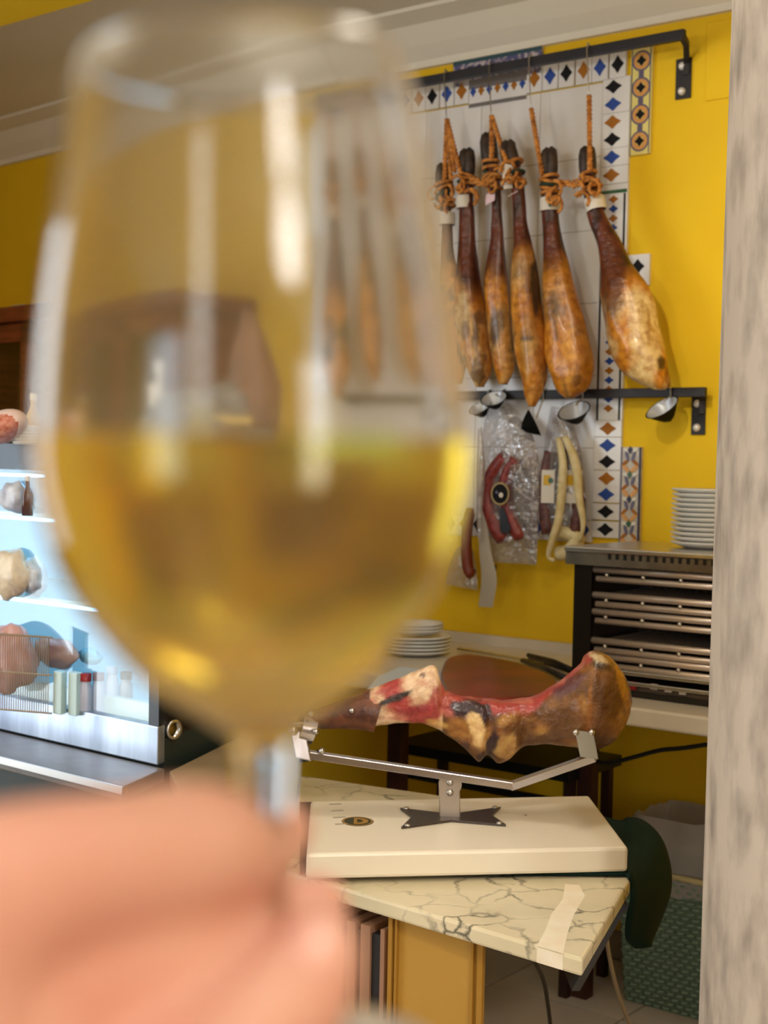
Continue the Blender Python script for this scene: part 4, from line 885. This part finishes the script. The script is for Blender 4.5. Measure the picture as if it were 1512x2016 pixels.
# goods inside
def inside(px, py, v):   # picture point on the vertical plane v behind the case glass
    d = ray(px, py); o_ = ca+cbv*v; t_ = (o_-CAM).dot(cbv)/d.dot(cbv); return CAM+d*t_
def blobs(name, c, r, mt, lab, cat, grp=None, k=.25, sq=1, seed=1, sx=1):
    m = M().ball((0, 0, 0), 1, seg=26, rings=16); vs = []
    for p in m.v:
        q = V(p); s_ = 1+k*noise.noise(q*1.6+V((seed, 0, 0)))+k*.5*noise.noise(q*4+V((seed, 3, 0)))
        vs.append(c+cdv*q.x*r*sx*s_+cbv*q.y*r*.6*s_+V((0, 0, q.z*r*sq*s_)))
    m.v = vs; return tag(m.build(name, mt, smooth=True), lab, cat, grp)
PBAG = mat('milky_bag', (206, 210, 218), .35, 0, (150, 150, 165), 18, .4, 25)
CRUST = mat('cream_wrap', (222, 204, 172), .4, 0, (170, 150, 132), 16, .4, 30)
MEATP = mat('pink_meat', (172, 110, 100), .4, 0, (206, 160, 146), 14, .3, 30)
def on(px, z, v): p = inside(px, 1200, v); return V((p.x, p.y, z))
blobs('bagged_food', on(22, zsh[0]+.052, .2), .058, CRUST, 'cream wrapped bundle on the middle shelf of the display case', 'package', sx=1.1, seed=2)
blobs('bagged_food', on(66, zsh[0]+.045, .2), .045, PBAG, 'milky plastic bag on the middle shelf near the glass rim', 'package', seed=6)
blobs('bagged_food', on(25, zsh[1]+.035, .2), .036, PBAG, 'white plastic bag on the top shelf of the display case', 'package', seed=9, sx=1.4)
blobs('meat_piece', on(20, zs1+.09, .16), .07, MEATP, 'large pink piece of cured meat low in the display case', 'meat', sx=1.3, seed=4)
blobs('meat_piece', on(110, zs1+.10, .22), .045, MEATP, 'small pink piece of meat behind the wire tray', 'meat', sx=1.7, seed=5, sq=.7)
jt = [((188, 192, 214), (150, 26, 32), 'white jar with red lid at left of the row inside the case'), ((200, 196, 220), (120, 24, 26), 'white jar with dark red lid in the middle of the row'), ((214, 212, 232), (180, 180, 196), 'tall pale lilac jar near the end of the case'), ((196, 190, 200), (90, 70, 50), 'pale jar with brown lid by the right case post')]
for k, (px, (b_, l_, lab)) in enumerate(zip((170, 196, 222, 250), jt)):
    c = on(px, zs1-.01, .11+.02*k); t = thing('jar', c, lab, 'jar', 'jars in the display case'); h = .075+.012*(k == 2)
    M().lathe([(.001, 0), (.013, 0), (.0145, .003), (.0145, h-.018), (.011, h-.01), (.011, h)], c, seg=18).build('glass_body', mat('jar_%d' % k, b_, .25), t, smooth=True)
    M().lathe([(.0125, h-.004), (.0125, h+.012), (.001, h+.013)], c, seg=18).build('lid', mat('lid_%d' % k, l_, .35), t, smooth=True)
c = on(178, zs1+.1, .2); blobs('bottle_bag', c, .028, mat('teal_pack', (20, 92, 120), .25, 0, (120, 190, 210), 12), 'teal blue packet lying above the jars in the case', 'package', seed=8, sx=1.3, sq=.6)
t = thing('wire_tray', on(35, zs1-.01, .09), 'upright wire tray inside the display case lower left', 'tray')
m = M()
for k in range(22): a = on(2+k*4.5, zs1-.01, .085); m.tube([a, a+V((0, 0, .16))], .0011, 5)
m.build('wires', STEEL, t)
for z in (.0, .08, .16): M().tube([on(-4, zs1-.008+z, .085), on(104, zs1-.008+z, .085)], .002, 6).build('rail', STEEL, t)
for k, px in enumerate((52,)):
    t = thing('small_bottle', on(px, zsh[1], .12), 'slim brown bottle on the top shelf at the glass rim', 'bottle'); c = on(px, zsh[1], .12)
    M().lathe([(.001, 0), (.012, 0), (.012, .045), (.005, .06), (.005, .075)], c, seg=16).build('bottle_body', mat('brown_glass', (70, 34, 34), .2), t, smooth=True); M().lathe([(.006, .074), (.006, .084), (.001, .085)], c, seg=12).build('cap', PLATE, t)
for k, (px, sx_) in enumerate(((120, 26), (150, 22))):
    c = on(px, zs1-.01, .10); M_ = M(); cbox(M_, 0, 0, 0, 0, 0, 0); 
    tag(M().obox(c+V((0, 0, .045)), cdv*.014, cbv*.012, V((0, 0, .045))).build('carton', mat('carton_pale', (190, 214, 214), .5), bevel=.002), ('pale carton standing in the case beside the wire tray', 'pale carton standing in the case beside the jars')[k], 'carton', 'cartons in the display case')
# on top of the case
def ontop(px, v): d = ray(px, 850); p = inside(px, 850, v); return V((p.x, p.y, zt1))
hmL = thing('cured_meat', ontop(5, .15), 'cut cured meat joint with pale fat rim on top of the display case', 'meat')
c = ontop(8, .15)+V((0, 0, .036)); mA = M().ball((0, 0, 0), 1, seg=24, rings=14); mB = M().ball((0, 0, 0), 1, seg=24, rings=14)
for mm, k in ((mA, 1.0), (mB, .94)):
    mm.v = [c+cdv*(p[0]*.075*k)+cbv*(p[1]*.05*k - (.008 if k < 1 else 0))+V((0, 0, p[2]*.036*k-p[0]*.012-(.003 if k < 1 else 0))) for p in mm.v]
mA.build('fat', mat('pale_fat', (222, 196, 190), .4), hmL, smooth=True); mB.build('lean', mat('lean_meat', (176, 84, 56), .4, 0, (206, 140, 120), 90), hmL, smooth=True)
c = ontop(52, .17); me4 = plate_mesh(.03, .006)
for k in range(6):
    o = bpy.data.objects.new('saucer', me4); C.objects.link(o); o.location = c+V((0, 0, .0065*k)); tag(o, ('lowest small pale blue saucer of the stack on the display case' if k == 0 else 'topmost small pale blue saucer of the stack on the display case' if k == 5 else 'small pale blue saucer inside the stack on the display case'), 'saucer', 'saucers on the display case')
c = ontop(66, .3)
t = thing('oil_bottle', c, 'yellow capped bottle behind the saucers on the case', 'bottle')
M().lathe([(.001, 0), (.018, 0), (.018, .06), (.007, .085), (.007, .1)], c, seg=18).build('bottle_body', mat('oil', (206, 160, 60), .2), t, smooth=True); M().lathe([(.008, .1), (.008, .115), (.001, .116)], c, seg=12).build('cap', mat('cap_cream', (226, 206, 150), .4), t)
# meat slicer, seen through the glass
c = ontop(390, .2); sl = thing('meat_slicer', c, 'grey metal meat slicer on the display case, blurred behind the wine glass', 'slicer')
SLG = mat('slicer_grey', (120, 120, 122), .5, .2)
M().box(c+V((0, .0, .02)), .30, .16, .04, .5).build('base', SLG, sl, bevel=.012)
M().lathe([(.001, .045), (.05, .04), (.10, .02), (.13, -.02), (.135, -.03)], c+V((-.03, -.0, .07)), (.0, -.3, 1), 40).build('hood', SLG, sl, auto=True)
M().ball(c+V((.05, .04, .08)), .07, .06, .06).build('motor_cover', SLG, sl, smooth=True)
M().box(c+V((.07, -.06, .055)), .10, .01, .016, .45).build('name_strip', mat('strip_yellow', (222, 196, 120), .5), sl)
M().tube([c+V((-.12, -.02, .04)), c+V((-.125, -.02, .13))], .009, 12).build('handle', PLATE, sl, smooth=True); M().ball(c+V((-.125, -.02, .14)), .014).build('knob', BLACKP, sl, smooth=True)
# ham joint on the case
c = ontop(500, .3)
hj = thing('standing_ham', c, 'reddish brown ham joint standing upright behind the slicer', 'ham')
M().tube([c, c+V((0, 0, .06)), c+V((.0, 0, .13)), c+V((-.01, 0, .2)), c+V((-.015, 0, .27)), c+V((-.02, 0, .30))], [.05, .062, .066, .05, .022, .010], 20).build('joint', mat('joint_brown', (130, 92, 70), .5, 0, (92, 58, 40), 12), hj, smooth=True)
c = ontop(285, .33); t = thing('salt_bottle', c, 'slim white bottle on the case seen through the glass', 'bottle')
M().lathe([(.001, 0), (.02, 0), (.02, .10), (.01, .13), (.01, .17)], c, seg=18).build('bottle_body', PLATE, t, smooth=True); M().lathe([(.012, .17), (.012, .19), (.001, .19)], c, seg=14).build('cap', PLATE, t)
# beige slab and dark block between case and marble table
pz = .836
pg = [T(334, 1518, pz), T(490, 1441, pz), T(545, 1450, pz), T(524, 1522, pz), T(354, 1558, pz)]
tag(M().prism(pg, (0, 0, -.03)).build('stone_shelf', mat('beige_stone', (150, 132, 102), .45, 0, (136, 118, 90), 8), bevel=.003), 'beige stone shelf between the display case and the marble table', 'shelf')
ctr = sum(pg, V())/5
tag(M().prism([ctr+(p-ctr)*.8-V((0, 0, .031)) for p in pg], (0, 0, -(pz-.031))).build('dark_cabinet', mat('dark_grey_paint', (34, 32, 34), .5)), 'dark cabinet carrying the beige stone shelf', 'cabinet')
# wooden cabinet on the left wall
def LF(u, o, z): return B+DL*u+NL*o+V((0, 0, z))
def Lp(px, py, off):
    d = ray(px, py); t_ = ((B+NL*off)-CAM).dot(NL)/d.dot(NL); p = CAM+d*t_; return (p-B).dot(DL), p.z
def lbox(m, u0, u1, o0, o1, z0, z1): return m.obox(LF((u0+u1)/2, (o0+o1)/2, (z0+z1)/2), DL*(u1-u0)/2, NL*(o1-o0)/2, V((0, 0, (z1-z0)/2)))
co = .38; uR = Lp(330, 650, co)[0]; uL = Lp(-60, 650, co)[0]; ztc = Lp(40, 603, co)[1]; zl0 = 1.0
wc = thing('wall_cabinet', LF((uL+uR)/2, co/2, 0), 'dark wooden cabinet with glazed doors at the back left wall', 'cabinet')
m = M(); lbox(m, uR, uL, .0, .012, .0, ztc-.06); lbox(m, uR, uR+.02, 0, co-.02, 0, ztc-.06); lbox(m, uL-.02, uL, 0, co-.02, 0, ztc-.06)
for z in (0.02, .95, 1.3, ztc-.07): lbox(m, uR, uL, 0, co-.025, z-.01, z+.01)
m.build('carcass', WOOD, wc)
lbox(M(), uR-.03, uL+.03, 0, co+.03, ztc-.06, ztc).build('crown', WOOD, wc, bevel=.01)
wf = .075; uu = uR; nd = 3; dw = (uL-uR)/nd
for k in range(nd):
    a, b = uR+k*dw+.003, uR+(k+1)*dw-.003; m = M()
    lbox(m, a, a+.05, co-.022, co, .96, ztc-.065); lbox(m, b-.05, b, co-.022, co, .96, ztc-.065); lbox(m, a, b, co-.022, co, ztc-.135, ztc-.065); lbox(m, a, b, co-.022, co, .96, 1.03)
    d = m.build('door', WOOD, wc); lbox(M(), a+.05, b-.05, co-.012, co-.009, 1.03, ztc-.135).build('pane', CGL, d)
    lbox(M(), a, b, co-.02, co, .03, .94).build('lower_door', WOOD, wc)
rr = random.Random(11)
for k in range(7):
    u = uR+.12+(uL-uR-.24)*k/6; z0_ = 1.31; c = LF(u, co-.14, z0_)
    t = thing('wine_bottle', c, 'dark bottle behind the glazed cabinet door, %s from the right' % ['first', 'second', 'third', 'fourth', 'fifth', 'sixth', 'seventh'][k], 'bottle', 'bottles in the wooden cabinet')
    M().lathe([(.001, 0), (.036, 0), (.037, .01), (.037, .12), (.014, .17), (.014, .2)], c, seg=18).build('bottle_body', mat('bottle_dark', (24, 22, 20), .15), t, smooth=True)
    M().lathe([(.0375, .03), (.0375, .09)], c, seg=18).build('bottle_label', mat('bottle_label', (120, 104, 98), .6), t, smooth=True)
c = LF(uL-.35, .2, ztc); u_, _z = Lp(55, 598, .25)
tag(lbox(M(), u_-.05, u_+.05, .2, .3, ztc, ztc+.022).build('box', mat('box_white', (208, 200, 200), .5), bevel=.004), 'small white box lying on top of the wooden cabinet', 'box')
# ================================================================== WINE GLASS
DG = 0.27
gc = P(499, 900, DG)
axis = (P(470, 109, DG)-P(512, 1500, DG)); axis.y = 0; axis = axis.normalized()
gz = lambda py: ((P(499, py, DG)-gc).dot(axis))
PR = [(12, 318), (60, 322), (109, 327), (200, 340), (300, 356), (400, 372), (500, 391), (600, 408), (700, 421), (800, 430), (880, 434), (950, 430), (1020, 416), (1100, 393), (1180, 352), (1250, 300), (1310, 250), (1360, 188), (1395, 138), (1420, 102), (1440, 74)]
PR[0:3] = [(124, 318)]
k = DG/F
pr = cat_rom([(gz(y), h*k*.985) for y, h in PR], 4)
stem = [(gz(1458), .0058), (gz(1500), .0054), (gz(1600), .0046), (gz(1750), .0040), (gz(1900), .0038), (gz(2000), .0044), (gz(2060), .007), (gz(2085), .014), (gz(2098), .025), (gz(2104), .0345), (gz(2108), .0350), (gz(2112), .0345)]
outer = [(r, h) for h, r in pr]+[(r, h) for h, r in stem]+[(.0005, gz(2112))]
th = .0011
inner = [(r-th*(1.0), h) for h, r in pr if h > gz(1400)]
inner += [(inner[-1][0]*.8, inner[-1][1]-.0022), (inner[-1][0]*.5, inner[-1][1]-.004), (.0005, inner[-1][1]-.005)]
top_ = [(outer[0][0]-th*.5, outer[0][1]+.0006)]
full = outer[::-1]+top_+inner
GL = glass_mat('clear_glass', (.985, .985, .975), 1.48, 0.05)
# condensation on the cold lower bowl: a matt film, plus brightness painted in near the base
nt = GL.node_tree; g_ = [n for n in nt.nodes if n.type == 'BSDF_GLASS'][0]; out_ = [n for n in nt.nodes if n.type == 'OUTPUT_MATERIAL'][0]
tc_ = nt.nodes.new('ShaderNodeTexCoord'); sx_ = nt.nodes.new('ShaderNodeSeparateXYZ'); nt.links.new(tc_.outputs['Object'], sx_.inputs[0])
def rng(lo, hi, a, b):
    r = nt.nodes.new('ShaderNodeMapRange'); r.inputs['From Min'].default_value = lo; r.inputs['From Max'].default_value = hi
    r.inputs['To Min'].default_value = a; r.inputs['To Max'].default_value = b; nt.links.new(sx_.outputs['Z'], r.inputs[0]); return r
zl_ = gz(870)-gz(2112); fog_ = rng(zl_-.004, zl_+.012, .07, .035); st_z = rng(gz(1440)-gz(2112), gz(1420)-gz(2112), 0, 1)
mu_ = nt.nodes.new('ShaderNodeMath'); mu_.operation = 'MULTIPLY'; fo2_ = rng(gz(1430)-gz(2112), gz(1160)-gz(2112), .42, 0); fa_ = nt.nodes.new('ShaderNodeMath'); fa_.operation = 'ADD'  # extra pale film towards the bowl base imitates refracted light
nt.links.new(fog_.outputs[0], fa_.inputs[0]); nt.links.new(fo2_.outputs[0], fa_.inputs[1]); nt.links.new(fa_.outputs[0], mu_.inputs[0]); nt.links.new(st_z.outputs[0], mu_.inputs[1])
df_ = nt.nodes.new('ShaderNodeBsdfDiffuse'); tr_ = nt.nodes.new('ShaderNodeBsdfTranslucent'); ad_ = nt.nodes.new('ShaderNodeMixShader'); ad_.inputs[0].default_value = .5
for n_ in (df_, tr_): n_.inputs['Color'].default_value = (.9, .88, .84, 1)
nt.links.new(df_.outputs[0], ad_.inputs[1]); nt.links.new(tr_.outputs[0], ad_.inputs[2])
mx_ = nt.nodes.new('ShaderNodeMixShader'); nt.links.new(mu_.outputs[0], mx_.inputs[0]); nt.links.new(g_.outputs[0], mx_.inputs[1]); nt.links.new(ad_.outputs[0], mx_.inputs[2])
nt.links.new(mx_.outputs[0], out_.inputs[0])
wg = thing('wine_glass', gc+axis*gz(2112), 'stemmed wine glass half full of golden white wine, held up in the hand', 'wine glass')
M().lathe(full, gc, axis, 96).build('bowl_and_stem', GL, wg, smooth=True, fixn=True)
# wine: horizontal surface, body overlapping the inner wall by a hair
lev = P(500, 862, DG).z
WINE = glass_mat('white_wine', (.99, .86, .30), 1.34, 0.13)
seg = 96; u_ = axis.orthogonal().normalized(); w_ = axis.cross(u_); m = M(); rings_ = [(r+.00012, h) for r, h in inner if (gc+axis*h).z < lev+.004]
cols_ = []
for r, h in rings_:
    for kx in range(seg):
        a = 2*math.pi*kx/seg; p = gc+axis*h+(u_*math.cos(a)+w_*math.sin(a))*max(r, .0003)
        if p.z > lev: p = p-axis*((p.z-lev)/axis.z)
        m.v.append(p)
for i in range(len(rings_)-1):
    for kx in range(seg): m.f.append((i*seg+kx, i*seg+(kx+1) % seg, (i+1)*seg+(kx+1) % seg, (i+1)*seg+kx))
m.f.append(tuple(range(seg))); m.f.append(tuple(range((len(rings_)-1)*seg, len(rings_)*seg)))
# even cap: flatten the first ring
for kx in range(seg):
    p = m.v[kx]; m.v[kx] = p+axis*((lev-p.z)/axis.z)
tag(m.build('white_wine', WINE, smooth=False, auto=True), 'golden white wine filling the lower half of the wine glass', 'wine')
# ================================================================== HAND
pe = thing('person', P(-420, 2500, .12), 'hand and forearm of a person pinching the wine glass stem', 'person')
m = M()
def chain(pts, seg=16):
    pp = [P(x, y, Y) for x, y, Y, r in pts]; rr_ = [r for *_, r in pts]
    st = cat_rom([(p.x, p.y, p.z, r) for p, r in zip(pp, rr_)], 5)
    m.tube([V(s[:3]) for s in st], [s[3] for s in st], seg)
    m.ball(pp[0], rr_[0], seg=16, rings=10); m.ball(pp[-1], rr_[-1], seg=16, rings=10)
# index: knuckle at lower left, reaches the stem and curls behind it
chain([(-190, 1850, .195, .0175), (60, 1742, .212, .0130), (250, 1700, .228, .0120), (400, 1666, .243, .0114), (470, 1690, .262, .0090), (515, 1672, .281, .0080), (552, 1636, .288, .0070)])
# middle finger
chain([(-190, 2060, .195, .0165), (80, 1950, .215, .0125), (300, 1880, .235, .0112), (450, 1840, .262, .0092), (530, 1830, .285, .0088), (615, 1790, .292, .0080)])
# ring and little finger, lower down, curled towards the palm
chain([(-150, 2230, .205, .0155), (120, 2160, .228, .0118), (330, 2110, .250, .0104), (460, 2080, .275, .0088), (430, 2070, .292, .0078)])
chain([(-60, 2400, .215, .0135), (160, 2350, .235, .0102), (320, 2300, .252, .0090), (410, 2270, .270, .0078), (390, 2250, .284, .0070)])
# thumb from below with the tip pressed on the near side of the stem
chain([(-180, 2500, .185, .0190), (120, 2370, .195, .0155), (345, 2180, .212, .0125), (490, 2045, .230, .0112), (572, 1962, .243, .0106), (612, 1882, .2515, .0090)])
# palm and wrist
chain([(-190, 1900, .195, .0180), (-260, 2250, .19, .024), (-330, 2600, .18, .028)]); chain([(-60, 2150, .2, .018), (-150, 2450, .19, .026), (-330, 2620, .18, .027)]); chain([(-190, 1870, .195, .0165), (-190, 2060, .195, .0165), (-150, 2230, .205, .0155), (-60, 2400, .215, .0135)])
w0 = P(-330, 2620, .18)
for a, b, r0, r1_ in ((w0, w0+V((-.05, -.09, -.05)), .027, .031), (w0+V((-.05, -.09, -.05)), w0+V((-.12, -.26, -.13)), .031, .042)):
    m.tube([a.lerp(b, i/5) for i in range(6)], [r0+(r1_-r0)*i/5 for i in range(6)], 18); m.ball(b, r1_)
hd = m.build('hand', SKIN, pe, smooth=True)
rm = hd.modifiers.new('remesh', 'REMESH'); rm.mode = 'VOXEL'; rm.voxel_size = .0016; rm.use_smooth_shade = True
sm_ = hd.modifiers.new('smooth', 'SMOOTH'); sm_.factor = .6; sm_.iterations = 9
# thumb nail
nc = P(590, 1885, .2445); tdir = (P(616, 1860, .2535)-P(545, 1995, .238)).normalized(); nn_ = (CAM-nc).normalized(); nn_ = (nn_-tdir*nn_.dot(tdir)).normalized(); sd = tdir.cross(nn_)
m = M(); N1, N2 = 8, 8
nb = P(588, 1925, .2462)
for i in range(N1+1):
    for j in range(N2+1):
        u = (i/N1-.5)*2; v = (j/N2-.5)*2; wdt = .0068*(1-.25*max(0, abs(u)-.4)**2*2.4); m.v.append(nb+tdir*u*.0075+sd*v*wdt+nn_*(.0103-.0045*v*v-.0008*u*u))
for i in range(N1):
    for j in range(N2): q = i*(N2+1)+j; m.f.append((q, q+1, q+N2+2, q+N2+1))
nl = m.build('nail', NAIL, pe, smooth=True, label='pale pink thumbnail'); so = nl.modifiers.new('s', 'SOLIDIFY'); so.thickness = .0006
